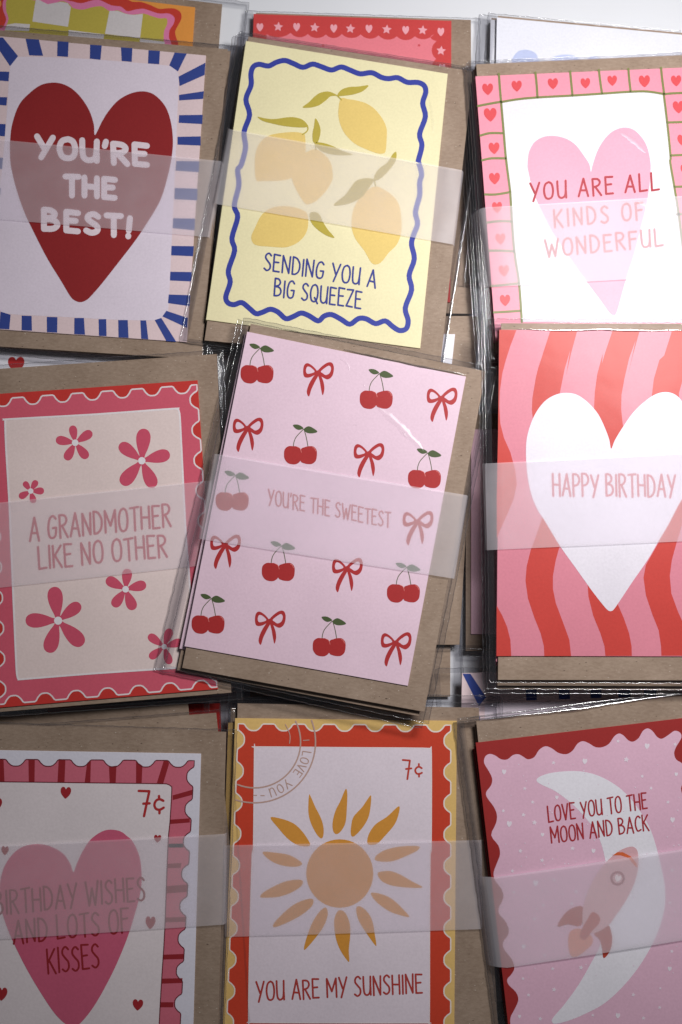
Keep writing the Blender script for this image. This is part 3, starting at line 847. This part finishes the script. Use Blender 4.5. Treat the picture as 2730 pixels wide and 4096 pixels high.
for q in ('M -20,372 24,372 30,516 -20,516', 'M 180,372 220,375 218,517 182,515', 'M 370,370 412,372 406,518 362,517', 'M 548,395 572,374 568,518 532,520', 'M 685,418 732,412 727,522 690,522', 'M 855,385 895,412 890,522 855,522',
          'M 1030,376 1056,384 1062,400 1025,525 985,522', 'M 1085,598 1207,563 1207,595 1085,628', 'M 1072,750 1192,742 1192,768 1070,778', 'M 1060,903 1150,900 1150,925 1060,926', 'Q 1058,38 1146,38 1155,62 1056,62',
          'Q 1053,165 1140,160 1134,190 1052,192', 'Q 1043,305 1178,295 1176,342 1040,350', 'Q 1035,502 1166,498 1164,528 1033,532', 'Q 1027,735 1156,730 1156,762 1025,765', 'Q 1017,885 1146,882 1146,912 1015,917', 'Q 1005,1033 1090,1033 1088,1065 1003,1065'):
    prt(pn, 'bar_print', [pl(q)], (158, 24, 36), 2)
prt(pn, 'stamp_outline_print', ribbon(sn, 4, True), (112, 20, 36), 3)
ipn = smooth(pl('M -200,512 0,513 600,520 1000,525 1050,528 1072,540 1079,565 1068,760 Q 1055,50 1035,580 1015,900 1000,1170 985,1500 -260,1500 -230,300'), 3)
prt(pn, 'panel_print', [ipn], (244, 231, 235), 3)
prt(pn, 'panel_outline_print', ribbon(ipn, 4, True), (112, 20, 36), 4)
prt(pn, 'heart_print', [smooth(pl('Q 462,218 440,160 390,95 300,50 215,42 130,65 60,130 15,220 0,330 10,450 60,600 130,750 200,880 280,1010 350,1110 420,1175 470,1188 520,1150 590,1060 660,940 730,800 800,630 850,470 885,330 888,200 870,100 830,20 M 800,855 760,825 700,813 640,825 570,875 520,950 482,1030'), 4)], (220, 96, 130), 5, label='big rose heart')
for t, x, y, w, h in (('M', -22, 655, 72, 80), ('M', 414, 582, 66, 74), ('M', 990, 870, 46, 48), ('M', 33, 945, 46, 56), ('Q', 945, 535, 62, 80), ('Q', 866, 1050, 66, 70), ('Q', 12, 982, 70, 84)):
    prt(pn, 'heart_print', [heart_poly(pp(t, x, y), w / 1.568, h / 1.568, 0.06)], (176, 30, 40), 5)
BR_ = (158, 22, 32)
def price(pk, tile, seven, bar, arc, st1, st2, w, rgb, lvl=5):
    polys = ribbon(tq(tile, *seven[:4]), w) + ribbon(tq(tile, *seven[2:]), w) + ribbon(tq(tile, *bar), w) + ribbon(smooth(tq(tile, *arc), 3, False), w) + ribbon(tq(tile, *st1), w) + ribbon(tq(tile, *st2), w)
    prt(pk, 'price_lettering', polys, rgb, lvl)
price(pn, 'M', (872, 570, 938, 572, 905, 728), (901, 650, 940, 648), (1026, 632, 1002, 622, 980, 632, 970, 658, 980, 682, 1004, 688, 1028, 675), (999, 602, 1000, 622), (1002, 688, 1002, 710), 10, (190, 34, 38))
lettering(pn, 'BIRTHDAY WISHES', pp('Q', -30, 487), pp('Q', 912, 390), vec('Q', -5, -146), 8, BR_, 6)
lettering(pn, 'AND LOTS OF', pp('Q', 88, 665), pp('Q', 812, 592), vec('Q', -5, -146), 8, BR_, 6, seedl=4)
lettering(pn, 'KISSES', pp('Q', 303, 855), pp('Q', 626, 815), vec('Q', -8, -150), 8, BR_, 6, seedl=5)

# ================================================================== sunshine card pile
opx = [pp('N', 315, 226), pp('N', 1475, 240), pp('W', 1044, 2402), pp('W', 511, 2400)]
oev = [pp('N', 328, 148), pp('L', 292, 1146), pp('W', 1150, 2440), pp('W', 528, 2440)]
packet('clear sleeved sunshine packet lying under the sunshine card', 0.0088, opx, oev, (236, 192, 110), (3, 4, 2, 3), 71, (-3.0, -2, 0.002))
po = packet('sunshine card with orange sun in a red stamp frame', 0.0108, opx, oev, (240, 198, 118), (2.2, 5.5, 1.5, 3), 72)
so = stamp([pp('N', 332, 255), pp('N', 1443, 262), pp('W', 1036, 2385), pp('W', 520, 2385)], (7, 10, 7, 10), 27)
prt(po, 'stamp_frame_print', [so], (218, 62, 28), 1)
prt(po, 'stamp_outline_print', ribbon(so, 5.5, True), (250, 236, 228), 2)
prt(po, 'panel_print', [smooth(pl('N 416,400 420,380 440,375 900,379 1300,382 1332,390 1342,415 1341,900 R 1314,100 1311,600 1310,1030 1303,1055 1280,1058 800,1058 310,1056 285,1050 278,1030 284,600 298,100 N 411,900'), 3)], (244, 229, 241), 3)
prt(po, 'panel_outline_print', ribbon(smooth(pl('N 416,400 420,380 440,375 900,379 1300,382 1332,390 1342,415 1341,900 R 1314,100 1311,600 1310,1030 1303,1055 1280,1058 800,1058 310,1056 285,1050 278,1030 284,600 298,100 N 411,900'), 3), 3.5, True), (250, 238, 240), 4)
# postmark
PM = (206, 168, 156)
cx, cy = 418, 350
def arc(r, a0, a1, n=26):
    return [pp('N', cx + r * math.cos(math.radians(a0 + (a1 - a0) * k / n)), cy + r * math.sin(math.radians(a0 + (a1 - a0) * k / n))) for k in range(n + 1)]
prt(po, 'postmark_print', ribbon(arc(318, -21, 108), 6) + ribbon(arc(240, -27, 112), 6) + ribbon(smooth(pl('N 578,258 592,285 603,320 600,357'), 3, False), 3.5)
    + ribbon(pl('N 412,629 428,629'), 4) + ribbon(pl('N 450,630 468,630'), 4) + ribbon(pl('N 672,342 702,340'), 3.5), PM, 5, label='brown circular postmark')
polys = []
for ch, ang in (('L', 13), ('O', 20.5), ('V', 28.5), ('E', 36), ('Y', 52), ('O', 61), ('U', 70.5)):
    w0, sts = GLYPH[ch]
    for kind, st in sts:
        if kind == 's': st = smooth(st, 4, False)
        q = []
        for px, py in st:
            a = math.radians(ang + (px - w0 / 2) * 13.5)
            r = 256 + py * 44
            q.append(pp('N', cx + r * math.cos(a), cy + r * math.sin(a)))
        polys += ribbon(q, 4)
prt(po, 'postmark_lettering', polys, PM, 6)
SUN = (232, 158, 52)
prt(po, 'sun_print', [disc((1360, 3494), 134, 137, 44)], SUN, 4, label='round orange sun')
for q in ('N 500,745 560,752 620,775 660,810 690,850 708,885 690,896 640,888 590,855 545,805', 'N 702,628 712,638 735,690 765,750 778,800 776,842 764,854 740,830 710,770 698,710',
          'N 893,596 902,620 900,690 893,770 870,815 845,832 828,815 825,770 840,710 865,660', 'N 1020,632 1027,642 1022,700 1010,750 980,800 938,843 921,835 922,790 935,740 980,690',
          'N 1170,686 1172,720 1150,780 1100,840 1060,880 1022,888 1006,875 1015,830 1050,780 1110,740', 'R 358,83 420,85 500,97 550,120 584,148 560,165 500,165 440,150 390,122',
          'R 1245,49 1243,72 1190,100 1110,132 1050,138 1000,128 1010,100 1060,70 1140,52', 'R 346,340 360,315 420,280 490,250 560,240 588,250 575,280 520,315 450,338 380,343',
          'R 1014,210 1030,195 1090,192 1150,215 1210,250 1267,280 1250,287 1180,285 1100,275 1040,250', 'R 419,510 430,480 500,410 560,370 620,350 647,355 640,390 590,435 520,475 450,505',
          'R 976,322 1000,315 1070,335 1120,370 1160,410 1195,452 1150,445 1080,420 1010,370', 'R 596,641 598,610 620,540 650,470 690,415 720,400 730,440 710,500 670,560 620,620',
          'R 800,414 830,430 855,490 858,560 850,640 853,704 840,700 800,640 775,570 766,480 780,430', 'R 892,402 920,395 960,430 985,480 998,550 1007,611 998,612 950,545 905,470'):
    prt(po, 'sun_ray_print', [smooth(pl(q), 4)], SUN, 4)
price(po, 'N', (1192, 444, 1229, 447, 1216, 544), (1209, 491, 1237, 488), (1291, 487, 1276, 479, 1262, 487, 1257, 500, 1264, 514, 1278, 517, 1292, 511), (1276, 465, 1276, 480), (1277, 516, 1277, 531), 7.5, (206, 62, 44))
lettering(po, 'YOU ARE MY SUNSHINE', pp('R', 324, 932), pp('R', 1270, 884), vec('R', -2, -108), 7.5, (190, 56, 48), 5)

# ================================================================== moon card pile
ppx = [pp('O', 272, 425), pp('O', 1745, 250), None, pp('S', 520, 1560)]
pev = [pp('O', 275, 288), pp('O', 1790, 100), None, pp('S', 520, 1620)]
packet('second clear sleeved packet down under the moon card', 0.0105, ppx, pev, (150, 32, 32), (5.4, 2, 3, 3), 81, (-1.0, -2.4, 0.006))
packet('clear sleeved packet directly under the moon card', 0.0128, ppx, pev, (150, 32, 32), (4.2, 2, 3, 3), 82, (-0.6, -1.5, 0.002))
pP = packet('pink moon card with a rocket and scalloped dark red border', 0.0152, ppx, pev, (166, 34, 32), (3.0, 1.6, 3, 3), 83)
PK2 = (238, 190, 214)
prt(pP, 'sky_panel_print', [smooth(pl('O 325,550 332,512 360,495 395,505 430,528 470,530 505,503 540,497 570,512 600,529 640,515 670,470 710,447 750,460 790,488 840,497 880,475 910,432 945,415 985,430 1025,453 1070,452 1110,430 1140,387 1170,367 1200,380 1230,410 1260,418 1295,395 1320,352 1350,335 1380,350 1410,388 1440,400 1480,377 1520,350 1555,362 1562,395 1530,450 1517,490 1530,530 1568,555 1600,600 1585,660 1560,710 1580,770 1620,830 1620,900 S 1640,1500 650,1560 560,1350 500,1230 490,1170 492,1125 515,1080 540,1020 525,970 480,925 470,890 495,860 515,820 500,765 450,700 445,655 475,612 478,570 455,520 420,480 418,440 445,380 435,325 395,270 385,220 410,150 425,105 415,50 O 370,1005 400,930 405,875 385,825 345,770 338,735 370,690 375,645 350,595'), 3)], PK2, 1)
prt(pP, 'moon_print', [smooth(pl('O 655,665 670,640 740,615 850,603 950,607 1050,635 1150,690 1230,760 1300,850 1360,950 1400,1060 S 1435,180 1458,300 1460,420 1430,550 1380,670 1300,805 1200,930 1080,1040 950,1110 850,1150 775,1168 752,1158 758,1130 830,1045 920,920 1000,780 1050,680 1090,500 1110,380 1105,260 1085,140 1060,40 O 1020,970 960,895 900,830 830,770 760,722 690,690'), 4)], (244, 240, 250), 2)
rx = [('hearts', [('O', 450, 608, 30), ('O', 957, 542, 34), ('O', 1347, 447, 34), ('O', 781, 768, 24), ('O', 483, 935, 36), ('O', 691, 1002, 24), ('O', 1530, 623, 24), ('O', 1507, 909, 32), ('O', 1011, 1104, 28), ('S', 648, 287, 36), ('S', 1489, 824, 28), ('S', 1164, 1118, 32), ('S', 547, 1123, 22), ('S', 573, 685, 28)]),
      ('stars', [('O', 761, 550, 13), ('O', 1217, 530, 18), ('O', 580, 712, 12), ('O', 629, 797, 12), ('O', 446, 852, 12), ('O', 572, 877, 14), ('O', 641, 925, 16), ('O', 880, 1087, 14), ('O', 553, 1103, 14), ('O', 689, 1162, 14), ('O', 1317, 635, 12), ('O', 1372, 710, 12), ('O', 1478, 797, 12), ('O', 1165, 415, 12), ('O', 1523, 435, 12), ('S', 503, 210, 12), ('S', 755, 823, 12), ('S', 933, 816, 15), ('S', 569, 885, 11), ('S', 764, 954, 15), ('S', 604, 988, 12), ('S', 1502, 714, 12), ('S', 1261, 986, 13), ('S', 1430, 946, 9), ('S', 677, 1137, 14), ('S', 1325, 1133, 13), ('S', 1426, 1066, 12), ('S', 1007, 1115, 11), ('S', 697, 424, 10), ('S', 642, 510, 12), ('S', 764, 265, 12), ('S', 902, 340, 12), ('S', 875, 415, 12), ('S', 512, 343, 10), ('S', 704, 738, 10), ('S', 1490, 410, 10), ('S', 1505, 205, 12)])]
for kind, L_ in rx:
    for t, x, y, s in L_:
        if kind == 'hearts':
            prt(pP, 'heart_print', [heart_poly(pp(t, x, y), s * .56, s * .66, 0.1)], (244, 232, 244), 3)
        else:
            prt(pP, 'star_print', [star_poly(pp(t, x, y), s / 1.45, 0.2)], (244, 228, 242), 3)
rn = random.Random(5)
dots = []
for k in range(110):
    y = rn.uniform(560, 1900); x = rn.uniform(420, 1560)
    p = pp('O', x, y)
    if y > 1200 and x < 560: continue
    dots.append(disc(p, rn.uniform(1.6, 3.2), n=6))
sd = prt(pP, 'star_dots_print', dots, (244, 224, 240), 4)
sd['kind'] = 'stuff'
# rocket
prt(pP, 'rocket_print', [smooth(pl('S 865,590 930,572 1000,620 1002,668 960,710 905,747 868,738 853,665'), 4)], (232, 140, 112), 5, label='orange rocket flame')
prt(pP, 'rocket_print', [smooth(pl('S 945,437 880,442 825,485 785,557 850,545 935,550'), 3), smooth(pl('S 1098,548 1124,600 1128,660 1110,720 1075,757 1065,700 1050,640 1016,600'), 3)], (192, 62, 40), 5, label='dark orange rocket fins')
prt(pP, 'rocket_print', [smooth(pl('S 1245,57 1280,72 1292,115 1290,200 1262,300 1212,400 1150,490 1105,550 1010,600 950,560 942,500 948,430 980,330 1035,225 1105,140 1175,82'), 4)], (228, 178, 186), 6, label='rose rocket body')
prt(pP, 'rocket_print', [pl('S 1132,112 1160,92 1195,92 1245,118 1280,160 1286,190 1270,176 1230,128 1180,112')], (226, 104, 48), 7, label='orange nose band')
prt(pP, 'rocket_print', [smooth(pl('S 1000,470 1030,476 1052,505 1045,540 1000,590 960,640 925,620 945,560 975,510'), 3)], (198, 70, 50), 7, label='middle fin')
prt(pP, 'rocket_print', [disc(pp('S', 1162, 256), 29)], (168, 70, 84), 7, label='round window rim')
prt(pP, 'rocket_print', [disc(pp('S', 1162, 256), 20)], (224, 168, 176), 8, label='round window')
prt(pP, 'rocket_print', [heart_poly(pp('S', 1164, 257), 26, 28, 0.3)], (250, 236, 240), 9, label='white heart in the window')
MR = (178, 36, 48)
lettering(pP, 'LOVE YOU TO THE', pp('O', 730, 922), pp('O', 1350, 836), vec('O', -8, -98), 6.3, MR, 5)
lettering(pP, 'MOON AND BACK', pp('O', 748, 1054), pp('O', 1360, 974), vec('O', -8, -97), 6.3, MR, 5, seedl=6)

# ================================================================== cherry card pile
jpx = [pp('H', 378, 165), pp('H', 1522, 400), pp('K', 1218, 972), pp('K', 50, 765)]
jev = [pp('H', 397, 124), pp('H', 1625, 372), pp('K', 1305, 1108), pp('K', 38, 878)]
CPK = (240, 208, 226)
j2 = packet('second cherry packet lying under the cherry and bow card', 0.0184, jpx, jev, CPK, (5.0, 2.5, 2.5, 2), 91, (-1.8, -1.6, -0.008))
pj = packet('pink cherry and bow card in clear sleeve on top of the pile', 0.0204, jpx, jev, CPK, (3.2, 2.6, 3.0, 1.6), 92)
def loc(c, s, pts):   # template points (tile K units about c) -> photograph points
    return [(c[0] + x * s / 1.3067, c[1] + y * s / 1.3067) for x, y in pts]
def ell(x, y, rx, ry): return disc((x, y), rx, ry, 22)
def cherry(p, s=1.0, pk=None, lvl=1):
    pk = pk or pj
    z = pk['top']
    groups = [
        (ribbon(loc(p, s, smooth([(-37, -45), (-33, -70), (-20, -97), (16, -135)], 4, False)), 3.2) + ribbon(loc(p, s, smooth([(39, -45), (33, -80), (26, -110), (18, -135)], 4, False)), 3.2), (92, 96, 62), 0),
        ([loc(p, s, smooth([(-39, -157), (-10, -158), (16, -140), (-8, -131), (-28, -140)], 4)), loc(p, s, smooth([(18, -135), (40, -150), (64, -142), (89, -122), (62, -113), (32, -117)], 4))], (78, 92, 52), 1),
        ([loc(p, s, smooth([(-86, 0), (-82, -30), (-62, -46), (-40, -46), (-18, -44), (2, -28), (5, 0), (0, 30), (-20, 47), (-42, 49), (-66, 42), (-82, 22)], 3)), loc(p, s, smooth([(2, -28), (20, -40), (44, -46), (68, -44), (84, -26), (86, 2), (80, 30), (62, 46), (42, 48), (20, 44), (0, 30)], 3))], (182, 34, 36), 1),
        (ribbon(loc(p, s, smooth([(-16, -42), (-2, -34), (5, -14)], 4, False)), 2.2) + ribbon(loc(p, s, smooth([(64, -40), (74, -34), (80, -20)], 4, False)), 2.2), (236, 130, 124), 2)]
    vs, fs, fm, mats = [], [], [], []
    for gi, (polys, rgb, lv) in enumerate(groups):
        pts, tris = flat(polys)
        zz = z + LAY * (lvl + lv)
        base = len(vs)
        vs += [world_at(q, zz) for q in pts]
        mats.append(ink(rgb))
        for t in tris:
            a, b, c = (vs[base + k] for k in t[:3])
            f = tuple(base + k for k in t)
            fs.append(f if (b - a).cross(c - a).z > 0 else f[::-1]); fm.append(gi)
    return mesh_obj('cherry_print', vs, fs, mats, pk['card'], fm=fm)
def bow(p, s=1.0):
    outer = [loc(p, s, smooth([(0, 2), (-22, -26), (-50, -42), (-68, -30), (-73, 4), (-66, 30), (-42, 33), (-14, 20)], 4)),
             loc(p, s, smooth([(2, 0), (28, -28), (58, -46), (80, -42), (88, -14), (80, 24), (56, 43), (26, 30), (8, 14)], 4)),
             loc(p, s, smooth([(-2, 8), (-26, 38), (-46, 76), (-54, 112), (-42, 132), (-30, 96), (-10, 54), (8, 20)], 4)),
             loc(p, s, smooth([(4, 14), (14, 54), (20, 90), (29, 126), (38, 96), (35, 62), (22, 26), (10, 6)], 4)),
             loc(p, s, disc((4, 4), 9, 9, 12))]
    holes = [loc(p, s, smooth([(-13, 2), (-32, -19), (-50, -24), (-58, -6), (-53, 12), (-35, 12)], 4)),
             loc(p, s, smooth([(20, 1), (42, -18), (63, -29), (73, -15), (66, 9), (46, 20), (30, 11)], 4))]
    return prt(pj, 'bow_print', outer, (186, 38, 42), 1, holes)
for x, y in ((430, 387), (1053, 520), (657, 810), (1305, 935), (300, 1052)):
    cherry(pp('H', x, y), 1.0)
for x, y in ((541, 375), (1195, 487), (174, 650), (807, 768)):
    cherry(pp('K', x, y), 1.0)
for x, y in ((744, 372), (1390, 505), (376, 662), (1008, 795)):
    bow(pp('H', x, y))
for x, y in ((1264, 105), (258, 228), (895, 350), (492, 625), (1150, 738)):
    bow(pp('K', x, y))
lettering(pj, "YOU'RE THE SWEETEST", pp('K', 487, 22), pp('K', 1126, 143), vec('K', 3, -78), 5.8, (200, 100, 110), 3)

# ================================================================== wavy birthday card pile
kpx = [pp('F', 420, 1048), pp('F', 1878, 1052), None, pp('L', 403, 822)]
kev = [pp('F', 432, 1008), pp('F', 2000, 1012), None, pp('L', 412, 972)]
packet('second clear sleeved packet down under the wavy striped card', 0.0196, kpx, kev, PINK, (5.6, 2, 3, 1.8), 101, (-0.3, -4.4, -0.003))
packet('clear sleeved packet directly under the wavy striped card', 0.0214, kpx, kev, PINK, (4.2, 2, 3, 1.6), 102, (-0.2, -2.6, -0.001))
pk_ = packet('happy birthday card with red and pink waves and a white heart', 0.0232, kpx, kev, (224, 132, 152), (3.0, 2.4, 3, 1.2), 103)
KR = (208, 56, 46)
waves = ['F 420,1049 528,1051 490,1150 455,1260 437,1333 I 470,110 440,220 424,340 421,430 427,540 450,630 490,720 520,830 530,920 512,1010 470,1110 425,1210 405,1260 404,1000 413,600',
         'L 404,505 440,570 470,640 490,720 496,822 403,822',
         'F 742,1051 910,1051 870,1200 840,1333 I 865,80 830,200 808,310 800,350 800,450 820,560 870,680 900,790 905,900 880,1020 840,1150 L 800,130 775,220 757,320 757,400 775,490 820,610 860,720 871,822 703,822 700,760 680,680 640,580 600,460 585,350 592,260 618,155 640,100 I 690,1130 715,1040 735,920 730,830 700,720 660,620 632,520 625,450 628,380 650,250 680,130 F 665,1290 700,1180',
         'F 1132,1052 1302,1052 1255,1220 1228,1333 I 1275,20 1235,130 1205,260 1187,360 1185,450 1195,545 1240,680 1270,800 1275,920 1250,1050 1215,1150 L 1175,250 1155,400 1165,500 1200,580 1235,680 1250,760 1252,821 1086,821 1080,760 1055,680 1010,570 980,450 973,350 985,250 1010,150 I 1080,1080 1110,950 1110,850 1080,700 1030,560 1015,440 1020,340 1035,230 1070,100 F 1065,1260 1085,1190',
         'F 1505,1052 1680,1052 1640,1200 I 1620,120 1570,270 1547,350 1550,450 1590,600 1630,800 1630,900 1600,1050 L 1560,20 1530,120 1503,220 1490,320 1500,430 1540,540 1580,630 1620,720 1632,820 1437,820 1435,760 1420,660 1380,560 1340,440 1325,330 1340,250 1420,110 I 1445,1100 1470,980 1470,880 1460,760 1430,620 1385,480 1378,360 1390,260 1425,140 F 1455,1210']
for q in waves:
    prt(pk_, 'wave_print', [pl(q)], KR, 1)
prt(pk_, 'heart_print', [smooth(pl('I 1122,698 1110,640 1080,560 1040,480 980,410 910,360 840,347 770,360 700,405 640,490 600,600 588,700 595,850 620,980 660,1080 694,1132 L 733,20 800,130 900,270 1000,410 1070,500 1100,533 1118,540 1138,530 1180,470 1260,350 1350,220 1420,100 1480,0 I 1540,1060 1600,950 1640,810 1650,680 1630,560 1590,440 1540,370 1480,343 1410,352 1340,395 1260,470 1190,570 1145,645'), 4)], (234, 227, 239), 2, label='white heart')
lettering(pk_, 'HAPPY BIRTHDAY', pp('I', 757, 992), pp('I', 1525, 998), vec('I', -2, -136), 8.5, (208, 108, 120), 3)

# ================================================================== vellum bands
def band(label, pk, quad, left=None, right=None, dz=0.0005, zlow=None, curl=0.0006, milk=0.0):
    """vellum strip lying over the packet; quad tl,tr,br,bl in the photograph; left/right = pairs of points where it turns down the side"""
    z = pk['top'] + dz
    zl = (zlow if zlow is not None else pk['z0'] - 0.002)
    w = [world_at(p, z) for p in quad]
    def cols(a, b, n=10):
        return [[a.lerp(b, k / n)] for k in range(n + 1)]
    rows = []           # list of (top point, bottom point) across the band
    def turn(edge_t, edge_b, inner_t, inner_b, out_t=None, out_b=None, depth=0.004):
        pts = []
        for k in range(1, 9):
            a = k / 8 * math.pi / 2
            res = []
            for e, i, o in ((edge_t, inner_t, out_t), (edge_b, inner_b, out_b)):
                d = (e - i); d.z = 0; d.normalize()
                if o is None:
                    reach = depth * 0.35
                    q = e + d * reach * math.sin(a)
                    q.z = z - depth * (1 - math.cos(a))
                else:
                    q = e.lerp(o, math.sin(a)); q.z = z + (o.z - z) * (1 - math.cos(a))
                res.append(q)
            pts.append(res)
        return pts
    N = 14
    mid = []
    for k in range(N + 1):
        t = k / N
        a = w[0].lerp(w[1], t); b = w[3].lerp(w[2], t)
        mid.append([a, b])
    lo = [world_at(p, zl) for p in left] if left else (None, None)
    ro = [world_at(p, zl) for p in right] if right else (None, None)
    L = turn(w[0], w[3], w[1], w[2], lo[0], lo[1])
    Rr = turn(w[1], w[2], w[0], w[3], ro[0], ro[1])
    seq = L[::-1] + mid + Rr
    M = 6
    vs, fs = [], []
    for i, (a, b) in enumerate(seq):
        for j in range(M + 1):
            p = a.lerp(b, j / M)
            s = j / M
            if curl and L and len(L) <= i < len(L) + N + 1:
                t = (i - len(L)) / N
                lift = curl * (math.exp(-s * 6) * (0.4 + 0.6 * math.sin(t * 3.1)) + 0.7 * math.exp(-(1 - s) * 6) * math.sin(t * 2.6 + .3))
                p = p + Vector((0, 0, max(0, lift)))
            vs.append(p)
    th = Vector((0, 0, 0))
    for i in range(len(seq) - 1):
        for j in range(M):
            a = i * (M + 1) + j
            fs.append((a, a + 1, a + M + 2, a + M + 1))
    cen = (w[0] + w[2]) / 2
    o = mesh_obj('paper_band', vs, fs, vellum(milk), None, origin=Vector((cen.x, cen.y, z)), sm=True)
    o['label'] = label; o['category'] = 'paper band'; o['group'] = 'translucent paper bands round the card piles'
    # cut edges catch the light
    return o

band('translucent paper band across the big red heart card', pd, [pp('A', -120, 866), pp('A', 1388, 1012), pp('D', 1303, 468), pp('D', -180, 343)])
band('translucent paper band across the lemon card', pe, [pp('B', 290, 677), pp('B', 1498, 890), pp('E', 1450, 428), pp('E', 222, 218)], left=(pp('B', 278, 676), pp('E', 203, 216)))
band('translucent paper band across the kinds of wonderful card', pf, [pp('F', 335, 283), pp('F', 1800, 200), pp('F', 1850, 700), pp('F', 388, 782)], left=(pp('F', 243, 348), pp('F', 302, 825)), zlow=0.008)
band('translucent paper band across the cherry and bow card', pj, [pp('H', 212, 804), pp('H', 1522, 1020), pp('K', 1452, 410), pp('K', 135, 204)])
band('translucent paper band across the happy birthday heart card', pk_, [pp('I', 330, 791), pp('I', 1860, 712), pp('L', 1860, 90), pp('L', 345, 158)], left=(pp('I', 314, 793), pp('L', 334, 160)))
band('translucent paper band across the grandmother card', pL, [pp('G', -150, 1052), pp('G', 1318, 898), pp('J', 1400, 240), pp('J', -130, 408)])
band('translucent paper band across the birthday wishes card', pn, [pp('M', -250, 925), pp('M', 1400, 840), pp('Q', 1400, 546), pp('Q', -250, 655)])
band('translucent paper band across the sunshine card', po, [pp('R', 142, 44), pp('R', 1600, 14), pp('R', 1600, 522), pp('R', 148, 567)])
band('translucent paper band across the moon card', pP, [pp('S', 390, 248), pp('S', 1850, 28), pp('S', 1900, 590), pp('S', 470, 816)], left=(pp('S', 268, 228), pp('S', 332, 785)), zlow=0.010, curl=0.0012, milk=0.10)

# ================================================================== folds of the film that catch the light
crease_px(pj, 'H 1050,555 1110,600 1180,665 1240,725 1300,790', 0.0040, 0.00046, 'soft', dz=0.0002)
crease_px(pj, 'H 880,258 1000,285 1200,330 1400,368 1520,392', 0.0012, 0.0005, 'bright')
crease_px(pk_, 'F 520,1046 800,1052 1100,1050 1400,1054 1700,1052', 0.0012, 0.0005, 'bright', dz=0.0001)
crease_px(pP, 'O 210,282 400,270 700,240 1000,200 1300,155 1568,118', 0.0014, 0.0006, 'bright')
crease_px(pP, 'O 180,270 260,262 500,236 800,196 1200,148', 0.0008, 0.0004, 'bright')
crease_px(pi_, 'L 340,1118 480,1108 600,1080 800,1062 1100,1055 1350,1030 1568,1012', 0.0006, 0.0003, True, dz=0.0006)

for q in ('H 860,305 900,330 915,372', 'H 985,440 996,455', 'H 930,655 960,648', 'H 1190,690 1215,720', 'K 900,240 930,262'):
    crease_px(pj, q, 0.0009, 0.00016, 'soft', dz=0.0003)
for q in ('C 1180,830 1260,880 1340,960', 'F 1290,240 1420,300'):
    crease_px(pf, q, 0.0030, 0.00012, 'soft', dz=0.0003)
crease_px(pe, 'B 1330,520 1345,600 1350,700', 0.0016, 0.00018, 'soft', dz=0.0003)
